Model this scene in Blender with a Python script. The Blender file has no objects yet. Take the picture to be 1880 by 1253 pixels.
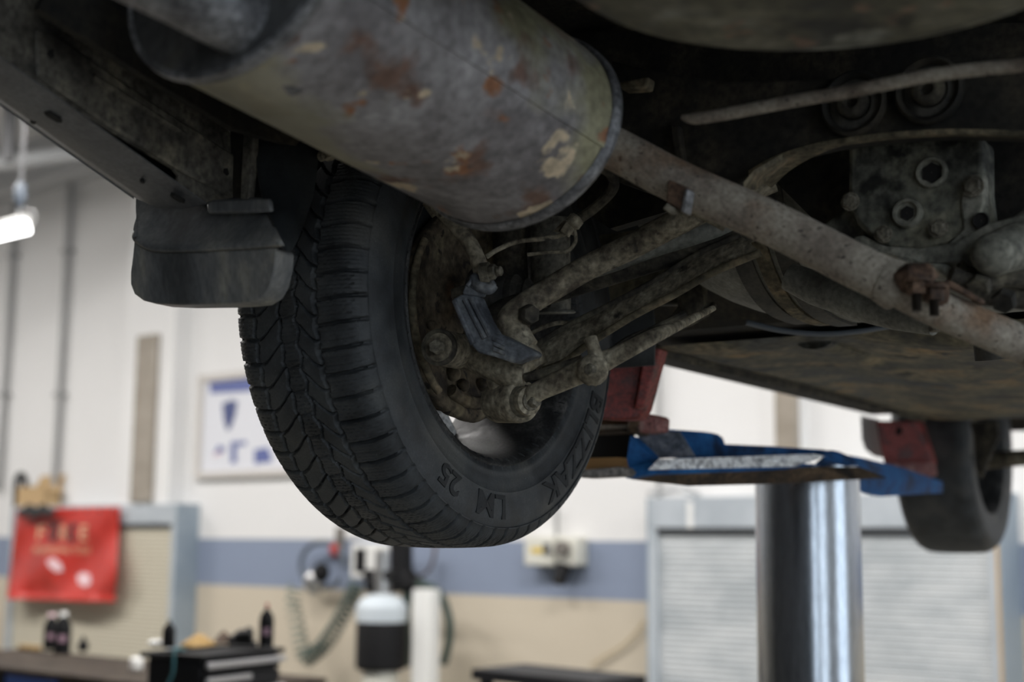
import bpy, bmesh, math, random
import numpy as np
from mathutils import Vector, Matrix
random.seed(4)
S = bpy.context.scene
COL = S.collection
V = Vector
PI = math.pi

# ------------------------------------------------------------------ camera model
FPX = 2611.0
ZC = 1.55
TH = math.atan((1000 - 626.5) / FPX)
RO = math.radians(0.5)
CF = V((0, math.cos(TH), math.sin(TH)))
_r0 = V((1, 0, 0)); _u0 = V((0, -math.sin(TH), math.cos(TH)))
CR = _r0 * math.cos(RO) + _u0 * math.sin(RO)
CU = _u0 * math.cos(RO) - _r0 * math.sin(RO)
CAM = V((0, 0, ZC))

def ray(px, py):
    return CF + CR * ((px - 940) / FPX) - CU * ((py - 626.5) / FPX)

def W(px, py, d):
    """the world point seen at a pixel of the photograph, d metres deep"""
    return CAM + ray(px, py) * d

# ------------------------------------------------------------------ car frame
YAW = 0.5791
AF = V((math.sin(YAW), math.cos(YAW), 0)); AR = V((math.cos(YAW), -math.sin(YAW), 0)); AU = V((0, 0, 1))
WC = V((-0.0953, 1.9489, 0.3141 + ZC))      # rear left wheel centre

def car(f, r, u):
    return WC + AF * f + AR * r + AU * u

def PL(px, py, ax, val):
    n = {'f': AF, 'r': AR, 'u': AU}[ax]
    d = ray(px, py)
    t = (val - (CAM - WC).dot(n)) / d.dot(n)
    return CAM + d * t

# ------------------------------------------------------------------ room frame
P0 = V((0.78, 8.46, 0)); US = V((0.766, -0.643, 0)).normalized(); UN = V((-US.y * -1, 0, 0))
UN = V((US.y, -US.x, 0))                   # from the wall into the room
def room(s, d, z):
    return P0 + US * s + UN * d + AU * z
def RP(px, py, d):
    """(s, z) of a pixel on the plane d metres in front of the back wall"""
    r = ray(px, py)
    t = (d - (CAM - P0).dot(UN)) / r.dot(UN)
    p = CAM + r * t
    return (p - P0).dot(US), p.z
def RW(px, py, d):
    s, z = RP(px, py, d)
    return room(s, d, z)
def RZ(px, py, z):
    r = ray(px, py)
    return CAM + r * ((z - ZC) / r.z)

# ------------------------------------------------------------------ mesh builder
class MB:
    def __init__(self): self.v = []; self.f = []
    def add(self, vs, fs):
        b = len(self.v); self.v += [V(x) for x in vs]; self.f += [tuple(i + b for i in q) for q in fs]
        return self
    def hexa(self, a):
        return self.add(a, [(0, 3, 2, 1), (4, 5, 6, 7), (0, 1, 5, 4), (1, 2, 6, 5), (2, 3, 7, 6), (3, 0, 4, 7)])
    def box(self, o, x, y, z):
        o, x, y, z = V(o), V(x), V(y), V(z)
        return self.hexa([o, o + x, o + x + y, o + y, o + z, o + x + z, o + x + y + z, o + y + z])
    def rbox(self, s0, s1, d0, d1, z0, z1):
        return self.box(room(s0, d0, z0), US * (s1 - s0), UN * (d1 - d0), AU * (z1 - z0))
    def prism(self, poly, e):
        n = len(poly); e = V(e); p = [V(q) for q in poly]
        return self.add(p + [q + e for q in p], [tuple(range(n))[::-1], tuple(range(n, 2 * n))] + [(i, (i + 1) % n, n + (i + 1) % n, n + i) for i in range(n)])
    def loft(self, rings, cap=True, closed=True):
        n = len(rings[0]); vs = [q for r in rings for q in r]; fs = []
        m = n if closed else n - 1
        for k in range(len(rings) - 1):
            for i in range(m):
                j = (i + 1) % n
                fs.append((k * n + i, k * n + j, (k + 1) * n + j, (k + 1) * n + i))
        if cap:
            fs.append(tuple(range(n))[::-1]); b = (len(rings) - 1) * n; fs.append(tuple(range(b, b + n)))
        return self.add(vs, fs)
    def tube(self, pts, rad, seg=16, cap=True, flat=None, up=None):
        pts = [V(p) for p in pts]; n = len(pts)
        if not isinstance(rad, (list, tuple)): rad = [rad] * n
        if len(rad) != n:
            rad = [rad[min(len(rad) - 1, int(i / (n - 1) * (len(rad) - 1)))] * (1 - (i / (n - 1) * (len(rad) - 1)) % 1) + rad[min(len(rad) - 1, int(i / (n - 1) * (len(rad) - 1)) + 1)] * ((i / (n - 1) * (len(rad) - 1)) % 1) for i in range(n)]
        T = [(pts[min(i + 1, n - 1)] - pts[max(i - 1, 0)]).normalized() for i in range(n)]
        a = V(up) if up is not None else (V((0, 0, 1)) if abs(T[0].z) < .9 else V((1, 0, 0)))
        rings = []
        for i in range(n):
            a = (a - T[i] * a.dot(T[i])).normalized(); b = T[i].cross(a)
            ka, kb = (1, 1) if flat is None else flat
            rings.append([pts[i] + (a * math.cos(t) * ka + b * math.sin(t) * kb) * rad[i] for t in [2 * PI * k / seg for k in range(seg)]])
        return self.loft(rings, cap)
    def rev(self, prof, o, ax, seg=32, cap=False, closed=False, x=None):
        o, ax = V(o), V(ax).normalized()
        x = V(x) if x is not None else (V((0, 0, 1)) if abs(ax.z) < .9 else V((1, 0, 0)))
        x = (x - ax * x.dot(ax)).normalized(); y = ax.cross(x)
        rings = [[o + ax * h + (x * math.cos(t) + y * math.sin(t)) * r for t in [2 * PI * k / seg for k in range(seg)]] for r, h in prof]
        if closed: rings.append(rings[0])
        return self.loft(rings, cap)
    def cyl(self, a, b, r, seg=24, r2=None, ch=0.0):
        a, b = V(a), V(b); L = (b - a).length; r2 = r if r2 is None else r2
        c = min(ch, r * .4, L * .4)
        pr = [(r, 0), (r2, L)] if c <= 0 else [(r - c, 0), (r, c), (r2, L - c), (r2 - c, L)]
        return self.rev(pr, a, b - a, seg, cap=True)
    def hexn(self, a, ax, r, h):
        a = V(a); ax = V(ax).normalized()
        self.rev([(r * .96, 0), (r, h * .1), (r, h * .8), (r * .85, h)], a, ax, 6, cap=True)
        return self
    def ball(self, c, rx, ry=None, rz=None, seg=20, jit=0.0):
        ry = rx if ry is None else ry; rz = rx if rz is None else rz; c = V(c)
        rings = []
        for i in range(1, 12):
            t = PI * i / 12
            rings.append([c + V((rx * math.sin(t) * math.cos(p), ry * math.sin(t) * math.sin(p), rz * math.cos(t))) * (1 + random.uniform(-jit, jit)) for p in [2 * PI * k / seg for k in range(seg)]])
        return self.loft(rings, True)
    def build(self, name, mat, parent=None, smooth=35, bevel=0, seg=2, org=None, sub=0):
        bm = bmesh.new()
        o = org if org is not None else (ROOT.get(parent.name) if parent else None)
        if o is None:
            lo = V((min(q.x for q in self.v), min(q.y for q in self.v), min(q.z for q in self.v)))
            hi = V((max(q.x for q in self.v), max(q.y for q in self.v), max(q.z for q in self.v)))
            o = V(((lo.x + hi.x) / 2, (lo.y + hi.y) / 2, lo.z))
        vs = [bm.verts.new(q - o) for q in self.v]
        for q in self.f:
            if len(set(q)) > 2:
                try: bm.faces.new([vs[i] for i in q])
                except ValueError: pass
        bmesh.ops.recalc_face_normals(bm, faces=bm.faces)
        me = bpy.data.meshes.new(name); bm.to_mesh(me); bm.free()
        return link(name, me, mat, parent, o, smooth, bevel, seg, sub)

ROOT = {}
def link(name, me, mat, parent, o, smooth=35, bevel=0, seg=2, sub=0):
    ob = bpy.data.objects.new(name, me); COL.objects.link(ob)
    if mat is not None: me.materials.append(mat)
    if parent: ob.parent = parent
    else: ob.location = o
    ROOT[ob.name] = o
    if smooth and len(me.polygons):
        me.polygons.foreach_set('use_smooth', [True] * len(me.polygons))
        me.set_sharp_from_angle(angle=math.radians(smooth))
    if bevel:
        m = ob.modifiers.new('bevel', 'BEVEL'); m.width = bevel; m.segments = seg; m.limit_method = 'ANGLE'; m.angle_limit = math.radians(40)
    if sub:
        m = ob.modifiers.new('sub', 'SUBSURF'); m.levels = sub; m.render_levels = sub
    return ob

def tag(o, label, cat, group=None, kind=None):
    o['label'] = label; o['category'] = cat
    if group: o['group'] = group
    if kind: o['kind'] = kind
    return o
def lab(o, s): o['label'] = s; return o
def empty(name, loc, label, cat, group=None):
    o = bpy.data.objects.new(name, None); COL.objects.link(o); o.location = loc; ROOT[o.name] = V(loc); o.empty_display_size = .05
    return tag(o, label, cat, group)
def struct(o, label, cat): return tag(o, label, cat, None, 'structure')

def spl(pts, n=8):
    pts = [V(p) for p in pts]; out = []
    P = [pts[0] * 2 - pts[1]] + pts + [pts[-1] * 2 - pts[-2]]
    for i in range(1, len(P) - 2):
        for k in range(n):
            t = k / n
            out.append(0.5 * ((2 * P[i]) + (-P[i - 1] + P[i + 1]) * t + (2 * P[i - 1] - 5 * P[i] + 4 * P[i + 1] - P[i + 2]) * t * t + (-P[i - 1] + 3 * P[i] - 3 * P[i + 1] + P[i + 2]) * t ** 3))
    return out + [pts[-1]]
def WP(l, n=8): return spl([W(*q) for q in l], n)

# ------------------------------------------------------------------ materials
def srgb(*c):
    return tuple(((x / 255) / 12.92 if x / 255 <= .04045 else ((x / 255 + .055) / 1.055) ** 2.4) for x in c) + (1,)

def mat(name, base, rough=.6, metal=0.0, emit=None, est=0, spec=None, coat=0):
    m = bpy.data.materials.new(name); m.use_nodes = True
    b = m.node_tree.nodes['Principled BSDF']
    b.inputs['Base Color'].default_value = base; b.inputs['Roughness'].default_value = rough; b.inputs['Metallic'].default_value = metal
    if spec is not None: b.inputs['Specular IOR Level'].default_value = spec
    if coat: b.inputs['Coat Weight'].default_value = coat
    if emit: b.inputs['Emission Color'].default_value = emit; b.inputs['Emission Strength'].default_value = est
    return m

DK = 1.0
CARMATS = ('muffler', 'pipe', 'steel', 'dirt', 'muddy', 'plastic', 'cast', 'black', 'dusty', 'tank', 'underseal', 'panel', 'bumper', 'tyre', 'rolled', 'rubber', 'flange', 'housing')
def dirt(name, cols, scale=12, rough=(.6, .9), metal=0.0, bump=.25, bscale=90, detail=6, dist=.002, spots=None, spec=None, stretch=None):
    """mottled surface: noise through a ramp of colours [(pos, colour)...], fine bump, optional spots [(scale, threshold, width, colour, offset)]"""
    if any(k in name for k in CARMATS) and 'piston' not in name and 'bench' not in name:
        g = lambda q: tuple(x * DK for x in q[:3]) + (1,)
        cols = [(p, g(q)) for p, q in cols]; spots = [(a, b_, w_, g(q), o_) for a, b_, w_, q, o_ in (spots or [])]
    cols = [(min(.98, max(.02, .5 + (p - .53) * .55)), q) for p, q in cols]
    m = mat(name, cols[0][1], .7, metal, spec=spec); nt = m.node_tree; N = nt.nodes; L = nt.links; b = N['Principled BSDF']
    tc = N.new('ShaderNodeTexCoord'); mp = N.new('ShaderNodeMapping'); L.new(tc.outputs['Object'], mp.inputs[0])
    if stretch: mp.inputs['Scale'].default_value = stretch
    no = N.new('ShaderNodeTexNoise'); no.inputs['Scale'].default_value = scale; no.inputs['Detail'].default_value = detail; no.inputs['Roughness'].default_value = .62
    L.new(mp.outputs[0], no.inputs['Vector'])
    rp = N.new('ShaderNodeValToRGB'); L.new(no.outputs[0], rp.inputs[0])
    e = rp.color_ramp.elements
    while len(e) < len(cols): e.new(.5)
    for i, (p, c) in enumerate(cols): e[i].position = p; e[i].color = c
    out = rp.outputs[0]
    for k, (sc, th, wd, c, off) in enumerate(spots or []):
        n2 = N.new('ShaderNodeTexNoise'); n2.inputs['Scale'].default_value = sc; n2.inputs['Detail'].default_value = 4
        m2 = N.new('ShaderNodeMapping'); m2.inputs['Location'].default_value = (off, off * 1.7, off * .6); L.new(mp.outputs[0], m2.inputs[0]); L.new(m2.outputs[0], n2.inputs['Vector'])
        mr = N.new('ShaderNodeMapRange'); mr.inputs['From Min'].default_value = th; mr.inputs['From Max'].default_value = th + wd
        L.new(n2.outputs[0], mr.inputs[0])
        mx = N.new('ShaderNodeMix'); mx.data_type = 'RGBA'; L.new(mr.outputs[0], mx.inputs[0]); L.new(out, mx.inputs[6]); mx.inputs[7].default_value = c
        out = mx.outputs[2]
    if bump:   # fine grit over everything
        n3 = N.new('ShaderNodeTexNoise'); n3.inputs['Scale'].default_value = bscale * 1.3; n3.inputs['Detail'].default_value = 3; L.new(mp.outputs[0], n3.inputs['Vector'])
        m3 = N.new('ShaderNodeMapRange'); m3.inputs['From Min'].default_value = .3; m3.inputs['From Max'].default_value = .7; gr = .28 if 'exhaust' in name or 'muffler' in name or 'tank' in name else .18 if any(k in name for k in ('bumper', 'flap', 'tyre', 'rubber', 'piston', 'lift', 'liner')) else .5; m3.inputs['To Min'].default_value = 1 - gr; m3.inputs['To Max'].default_value = 1 + gr
        L.new(n3.outputs[0], m3.inputs[0])
        vm = N.new('ShaderNodeVectorMath'); vm.operation = 'SCALE'; L.new(out, vm.inputs[0]); L.new(m3.outputs[0], vm.inputs[3]); out = vm.outputs[0]
    L.new(out, b.inputs['Base Color'])
    r2 = N.new('ShaderNodeMapRange'); r2.inputs['To Min'].default_value = rough[0]; r2.inputs['To Max'].default_value = rough[1]
    r2.inputs['From Min'].default_value = .3; r2.inputs['From Max'].default_value = .7
    L.new(no.outputs[0], r2.inputs[0]); L.new(r2.outputs[0], b.inputs['Roughness'])
    if bump:
        nb = N.new('ShaderNodeTexNoise'); nb.inputs['Scale'].default_value = bscale; nb.inputs['Detail'].default_value = 5; L.new(mp.outputs[0], nb.inputs['Vector'])
        bp = N.new('ShaderNodeBump'); bp.inputs['Strength'].default_value = bump; bp.inputs['Distance'].default_value = dist
        L.new(nb.outputs[0], bp.inputs['Height']); L.new(bp.outputs[0], b.inputs['Normal'])
    return m

def c(r, g, b): return (r, g, b, 1)
M = {}
M['muffler'] = dirt('aluminised_muffler', [(.28, c(.16, .147, .148)), (.45, c(.24, .222, .224)), (.6, c(.3, .282, .284)), (.8, c(.4, .382, .38))], 9, (.45, .75), .15, .15, 70,
                    spots=[(5.0, .51, .1, c(.29, .27, .17), 3.1), (13, .575, .08, c(.17, .1, .075), 0.4), (22, .63, .06, c(.3, .13, .06), 7.0), (19, .625, .04, c(.58, .47, .33), 11.3)])
M['muffler_end'] = dirt('muffler_end_cap', [(.3, c(.03, .032, .035)), (.6, c(.1, .1, .1)), (.8, c(.16, .15, .11))], 8, (.4, .7), .3, .1, 60)
M['seam'] = dirt('rolled_seam', [(.3, c(.08, .08, .085)), (.7, c(.25, .25, .26))], 25, (.35, .6), .4, .1, 120)
M['pipe'] = dirt('dusty_exhaust_pipe', [(.25, c(.14, .11, .085)), (.45, c(.25, .21, .17)), (.7, c(.34, .3, .245))], 16, (.7, .95), .05, .3, 160,
                 spots=[(140, .62, .06, c(.055, .045, .038), 2.0), (9, .62, .1, c(.2, .125, .075), 5.0)])
M['rust'] = dirt('rusty_steel', [(.3, c(.035, .02, .013)), (.55, c(.085, .048, .03)), (.75, c(.16, .1, .065))], 40, (.7, .95), .1, .35, 150)
M['dirtmetal'] = dirt('dirt_caked_steel', [(.25, c(.075, .06, .042)), (.45, c(.19, .162, .115)), (.65, c(.28, .245, .18)), (.8, c(.36, .32, .24))], 26, (.8, 1), 0, .6, 110, dist=.003,
                      spots=[(45, .63, .08, c(.045, .038, .03), 1.0), (12, .64, .1, c(.15, .09, .055), 6.0)])
M['dirtdark'] = dirt('dark_dirty_steel', [(.3, c(.018, .016, .012)), (.5, c(.05, .043, .033)), (.75, c(.1, .088, .062))], 22, (.8, 1), 0, .6, 100, dist=.003)
M['backplate'] = dirt('muddy_backing_plate', [(.28, c(.03, .022, .015)), (.45, c(.085, .065, .042)), (.62, c(.125, .1, .065)), (.8, c(.19, .16, .095))], 16, (.85, 1), 0, .8, 70, dist=.004,
                      spots=[(60, .6, .06, c(.025, .02, .015), 2.0), (7, .62, .1, c(.13, .065, .035), 9.0)])
M['greyplastic'] = dirt('grey_blue_plastic', [(.3, c(.045, .05, .06)), (.55, c(.1, .108, .12)), (.8, c(.17, .17, .165))], 30, (.5, .75), 0, .2, 120)
M['cast'] = dirt('cast_housing', [(.3, c(.028, .028, .024)), (.45, c(.085, .085, .07)), (.6, c(.13, .128, .1)), (.8, c(.19, .18, .135))], 15, (.6, .9), .1, .4, 80,
                 spots=[(18, .52, .07, c(.018, .018, .015), 4.0), (14, .6, .06, c(.2, .19, .14), 7.7)])
M['castlight'] = dirt('light_cast_housing', [(.3, c(.1, .1, .085)), (.6, c(.19, .185, .15)), (.8, c(.25, .24, .2))], 15, (.6, .9), .1, .35, 90)
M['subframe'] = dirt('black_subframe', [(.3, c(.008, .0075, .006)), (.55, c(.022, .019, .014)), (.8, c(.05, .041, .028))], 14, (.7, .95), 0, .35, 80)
M['flange'] = dirt('dusty_flange', [(.3, c(.06, .05, .03)), (.6, c(.15, .125, .08)), (.8, c(.21, .16, .1))], 30, (.7, .95), 0, .4, 90)
M['tank'] = dirt('grey_tank', [(.3, c(.11, .105, .09)), (.5, c(.19, .185, .16)), (.75, c(.26, .255, .22))], 12, (.5, .8), 0, .2, 120)
M['tub'] = dirt('olive_underseal', [(.3, c(.022, .021, .014)), (.46, c(.075, .07, .045)), (.6, c(.125, .118, .08)), (.8, c(.19, .18, .14))], 10, (.45, .75), 0, .25, 45, spots=[(8, .57, .08, c(.2, .2, .17), 2.2), (11, .6, .06, c(.02, .019, .013), 8.0), (16, .63, .05, c(.2, .13, .085), 5.0)])
M['floorpan'] = dirt('brown_underseal', [(.28, c(.03, .03, .025)), (.45, c(.1, .09, .06)), (.6, c(.17, .15, .1)), (.78, c(.27, .215, .135))], 9, (.6, .9), 0, .25, 50, spots=[(5, .55, .1, c(.075, .078, .075), 2.0), (9, .6, .08, c(.3, .2, .09), 5.5), (12, .62, .06, c(.03, .028, .02), 9.0)])
M['panel'] = dirt('grimy_inner_panel', [(.3, c(.03, .027, .024)), (.5, c(.085, .077, .064)), (.68, c(.14, .126, .102)), (.85, c(.22, .195, .145))], 11, (.6, .9), 0, .25, 90, spots=[(7, .58, .1, c(.24, .21, .15), 3.3)])
M['bumper'] = dirt('grey_bumper_lip', [(.3, c(.075, .075, .077)), (.55, c(.12, .12, .122)), (.8, c(.165, .165, .165))], 16, (.4, .65), 0, .12, 160)
M['paint'] = mat('silver_car_paint', c(.42, .43, .44), .35, .3, coat=.5)
M['flap'] = dirt('black_rubber_flap', [(.3, c(.06, .063, .065)), (.5, c(.115, .119, .122)), (.68, c(.19, .188, .18)), (.85, c(.3, .285, .24))], 12, (.34, .55), 0, .12, 140, stretch=(1, 1, .45))
M['liner'] = dirt('black_liner', [(.3, c(.012, .014, .016)), (.7, c(.03, .034, .036))], 10, (.4, .6), 0, .1, 120)
M['tire'] = dirt('tyre_rubber', [(.3, c(.02, .022, .024)), (.55, c(.038, .042, .046)), (.8, c(.065, .068, .068))], 18, (.5, .72), 0, .22, 320, dist=.0008,
                 spots=[(9, .55, .14, c(.075, .074, .07), 6.0), (420, .73, .03, c(.3, .3, .3), 4.0)])
M['letter'] = dirt('tyre_lettering', [(.3, c(.017, .018, .02)), (.8, c(.03, .032, .034))], 30, (.55, .75), 0, .1, 300, spec=.3)
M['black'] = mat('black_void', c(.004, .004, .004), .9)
M['rimdark'] = dirt('dusty_rim_barrel', [(.3, c(.015, .015, .015)), (.6, c(.04, .04, .04)), (.85, c(.11, .105, .1))], 30, (.5, .8), .2, .2, 200)
M['alloy'] = dirt('alloy_spoke', [(.3, c(.3, .29, .28)), (.5, c(.7, .69, .67)), (.8, c(.85, .84, .82))], 30, (.4, .65), .1, .15, 120)
M['bolt'] = dirt('dusty_bolt', [(.3, c(.08, .07, .05)), (.7, c(.2, .18, .14))], 60, (.6, .9), .2, .3, 200)
M['thread'] = mat('dark_thread', c(.05, .04, .032), .6, .5)
M['rubber'] = dirt('rubber_boot', [(.3, c(.025, .024, .022)), (.7, c(.09, .083, .07))], 30, (.6, .9), 0, .2, 150)
M['shock'] = dirt('dusty_damper', [(.3, c(.1, .095, .078)), (.7, c(.19, .18, .15))], 14, (.7, .9), 0, .1, 100)
M['redlift'] = dirt('worn_red_paint', [(.3, c(.1, .018, .014)), (.55, c(.23, .032, .026)), (.8, c(.3, .07, .06))], 30, (.4, .65), 0, .15, 150)
M['redworn'] = dirt('scuffed_red_block', [(.3, c(.18, .05, .045)), (.6, c(.28, .12, .11)), (.8, c(.34, .2, .18))], 50, (.5, .8), 0, .2, 150)
M['bluelift'] = dirt('blue_lift_paint', [(.3, c(.006, .03, .09)), (.5, c(.012, .085, .25)), (.8, c(.02, .14, .38))], 14, (.55, .75), 0, .12, 120, spec=.2)
M['bluegrey'] = dirt('scuffed_blue_plate', [(.3, c(.06, .08, .11)), (.55, c(.2, .22, .27)), (.8, c(.36, .38, .42))], 24, (.4, .6), .2, .2, 150)
M['tread'] = dirt('bare_tread_plate', [(.3, c(.4, .4, .42)), (.42, c(.85, .85, .86)), (.8, c(.95, .95, .95))], 40, (.25, .5), .3, .8, 90, dist=.004)
M['rustplate'] = dirt('rusty_plate', [(.3, c(.02, .014, .01)), (.5, c(.055, .036, .022)), (.75, c(.12, .078, .045))], 14, (.7, .9), 0, .3, 100)
M['ochre'] = mat('ochre_edge', c(.28, .15, .05), .6)
M['brass'] = mat('brass_bolt', c(.4, .24, .08), .4, .7)
M['galv'] = dirt('grey_steel_channel', [(.3, c(.12, .11, .1)), (.7, c(.24, .22, .2))], 20, (.5, .8), .2, .2, 100)
M['chrome'] = dirt('polished_steel_piston', [(.3, c(.34, .37, .41)), (.7, c(.46, .49, .53))], 5, (.17, .28), 1.0, .03, 60, stretch=(6, 6, .4))
M['darkgap'] = mat('dark_inside', c(.012, .011, .01), .9)
# ---- room
M['ceiling'] = mat('ceiling_paint', c(.6, .6, .6), .9)
M['floor'] = dirt('workshop_floor', [(.3, c(.11, .105, .09)), (.6, c(.165, .158, .135)), (.8, c(.21, .2, .175))], 1.6, (.4, .65), 0, .05, 20)
M['white'] = mat('white_paint', c(.78, .775, .77), .85)
M['duct'] = dirt('beige_trunking', [(.3, c(.3, .265, .22)), (.7, c(.36, .32, .27))], 5, (.18, .3), 0, 0)
M['conduit'] = mat('grey_conduit', c(.36, .36, .36), .5, .2)
M['steelbeam'] = mat('grey_beam', c(.5, .51, .52), .6)
M['darkbeam'] = mat('dark_beam', c(.12, .12, .125), .7)
M['cabgrey'] = dirt('grey_blue_cabinet', [(.3, c(.4, .44, .48)), (.7, c(.47, .51, .55))], 3, (.4, .6), 0, 0)
M['cabside'] = dirt('blue_grey_cabinet_side', [(.3, c(.27, .33, .39)), (.7, c(.32, .38, .44))], 3, (.4, .6), 0, 0)
M['cream'] = mat('cream_shutter', c(.55, .51, .41), .6)
M['greyshutter'] = dirt('grey_shutter', [(.3, c(.4, .43, .45)), (.6, c(.52, .545, .56)), (.8, c(.57, .59, .6))], 2.2, (.4, .7), 0, 0, stretch=(1, 1, 3))
M['gap'] = mat('dark_joint', c(.06, .065, .07), .8)
M['card'] = mat('cardboard', c(.52, .36, .19), .8)
M['blackplastic'] = mat('black_plastic', c(.009, .009, .01), .6, spec=.2)
M['blackmetal'] = mat('black_enamel', c(.01, .01, .012), .5, spec=.25)
M['silver'] = mat('silver_handle', c(.5, .5, .52), .3, .7)
M['red'] = dirt('red_vinyl_banner', [(.3, c(.42, .028, .02)), (.6, c(.55, .038, .028)), (.8, c(.6, .06, .05))], 3, (.3, .45), 0, 0)
M['creamtext'] = mat('cream_print', c(.75, .5, .32), .6)
M['darktext'] = mat('dark_print', c(.03, .03, .032), .6)
M['pink'] = mat('pale_pink_paper', c(.85, .62, .66), .7)
M['whitep'] = mat('white_plastic', c(.82, .82, .8), .5)
M['offwhite'] = mat('offwhite_plastic', c(.68, .67, .6), .5)
M['yellow'] = mat('yellow_label', c(.7, .5, .06), .6)
M['wood'] = dirt('worn_wood_top', [(.3, c(.025, .018, .013)), (.6, c(.045, .034, .026)), (.8, c(.075, .06, .046))], 8, (.6, .85), 0, .1, 60, spec=.2)
M['bluepaint'] = mat('blue_cabinet_paint', c(.01, .08, .38), .4)
M['tancloth'] = mat('tan_cloth', c(.3, .19, .07), .9)
M['brown'] = mat('dark_brown_leather', c(.05, .028, .016), .8)
M['cyan'] = mat('teal_cord', c(.04, .14, .16), .6)
M['hose'] = mat('dark_green_hose', c(.035, .06, .05), .5)
M['hosegrey'] = mat('blue_grey_hose', c(.1, .12, .15), .5)
M['coil'] = mat('green_coil_hose', c(.05, .08, .068), .4)
M['coilpale'] = mat('pale_coil_hose', c(.2, .235, .2), .4)
M['chromebit'] = mat('chrome_fitting', c(.5, .5, .5), .3, .8)
M['tankplastic'] = mat('pale_translucent_plastic', c(.62, .68, .73), .35)
M['redcap'] = mat('red_cap', c(.4, .04, .035), .5)
M['tanwire'] = mat('tan_cable', c(.5, .4, .24), .6)
M['paperblue'] = mat('poster_blue', c(.12, .15, .36), .5)
M['posterdark'] = mat('poster_navy', c(.07, .09, .22), .5)
M['paper'] = mat('poster_paper', c(.74, .75, .8), .35)
M['frame'] = mat('pale_frame', c(.6, .57, .54), .5)
M['glow'] = mat('fluorescent_tube', c(1, 1, 1), .5, emit=c(1, .99, .97), est=9)
M['purple'] = mat('purple_label', c(.36, .23, .29), .5)

def wall_mat():
    m = mat('painted_wall', c(.8, .8, .8), .8); nt = m.node_tree; N = nt.nodes; L = nt.links; b = N['Principled BSDF']
    g = N.new('ShaderNodeNewGeometry'); sp = N.new('ShaderNodeSeparateXYZ'); L.new(g.outputs['Position'], sp.inputs[0])
    def step(z):
        mr = N.new('ShaderNodeMapRange'); mr.inputs['From Min'].default_value = z - .004; mr.inputs['From Max'].default_value = z + .004; L.new(sp.outputs[2], mr.inputs[0]); return mr.outputs[0]
    no = N.new('ShaderNodeTexNoise'); no.inputs['Scale'].default_value = 1.3; no.inputs['Detail'].default_value = 4; L.new(g.outputs['Position'], no.inputs['Vector'])
    r1 = N.new('ShaderNodeValToRGB'); r1.color_ramp.elements[0].color = c(.56, .49, .385); r1.color_ramp.elements[1].color = c(.64, .57, .46); L.new(no.outputs[0], r1.inputs[0])
    r2 = N.new('ShaderNodeValToRGB'); r2.color_ramp.elements[0].color = c(.225, .27, .37); r2.color_ramp.elements[1].color = c(.27, .32, .43); L.new(no.outputs[0], r2.inputs[0])
    r3 = N.new('ShaderNodeValToRGB'); r3.color_ramp.elements[0].color = c(.77, .765, .76); r3.color_ramp.elements[1].color = c(.82, .815, .81); L.new(no.outputs[0], r3.inputs[0])
    x1 = N.new('ShaderNodeMix'); x1.data_type = 'RGBA'; L.new(step(1.225), x1.inputs[0]); L.new(r1.outputs[0], x1.inputs[6]); L.new(r2.outputs[0], x1.inputs[7])
    x2 = N.new('ShaderNodeMix'); x2.data_type = 'RGBA'; L.new(step(1.574), x2.inputs[0]); L.new(x1.outputs[2], x2.inputs[6]); L.new(r3.outputs[0], x2.inputs[7])
    L.new(x2.outputs[2], b.inputs['Base Color'])
    return m
M['wall'] = wall_mat()

def text_mesh(body, size, bold=False):
    cu = bpy.data.curves.new('t', 'FONT'); cu.body = body; cu.size = size; cu.resolution_u = 4; cu.extrude = 0.0; cu.offset = .022 * size if bold else 0
    ob = bpy.data.objects.new('t', cu); COL.objects.link(ob)
    bpy.context.view_layer.update()
    me = bpy.data.meshes.new_from_object(ob.evaluated_get(bpy.context.evaluated_depsgraph_get()))
    vs = [v.co.copy() for v in me.vertices]; fs = [tuple(p.vertices) for p in me.polygons]
    bpy.data.objects.remove(ob); bpy.data.curves.remove(cu); bpy.data.meshes.remove(me)
    return vs, fs

# ================================================================== ROOM
SL, SR, DB, HC = -10.5, 9.5, 14.0, 5.1
m = MB(); m.rbox(SL, SR, -.2, 0, 0, HC); struct(m.build('wall_back', M['wall']), 'white workshop wall with a blue stripe over a cream lower part', 'wall')
m = MB(); m.rbox(SL, SR, 0, DB, -.15, 0); struct(m.build('floor', M['floor']), 'grey concrete workshop floor', 'floor')
m = MB(); m.rbox(SL, SR, -.2, DB, HC, HC + .15); struct(m.build('ceiling', M['ceiling']), 'pale workshop ceiling', 'ceiling')
m = MB(); m.rbox(SL - .2, SL, -.2, DB, 0, HC); struct(m.build('wall_left', M['wall']), 'painted end wall of the workshop at left', 'wall')
m = MB(); m.rbox(SL, SR, DB, DB + .2, 0, HC); struct(m.build('wall_front', M['darkbeam']), 'painted workshop wall behind the viewer', 'wall')
m = MB()   # right wall with open bay; piers added to stripe the lift post's reflection
m.rbox(SR, SR + .2, -.2, 1.5, 0, HC); m.rbox(SR, SR + .2, 12.5, DB, 0, HC); m.rbox(SR, SR + .2, 1.5, 12.5, 4.3, HC); m.rbox(SR, SR + .2, 4.2, 7.0, 0, 4.3); m.rbox(SR, SR + .2, 9.0, 10.2, 0, 4.3)
struct(m.build('wall_right', M['steelbeam']), 'workshop wall at right with a wide open bay', 'wall')

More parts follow.
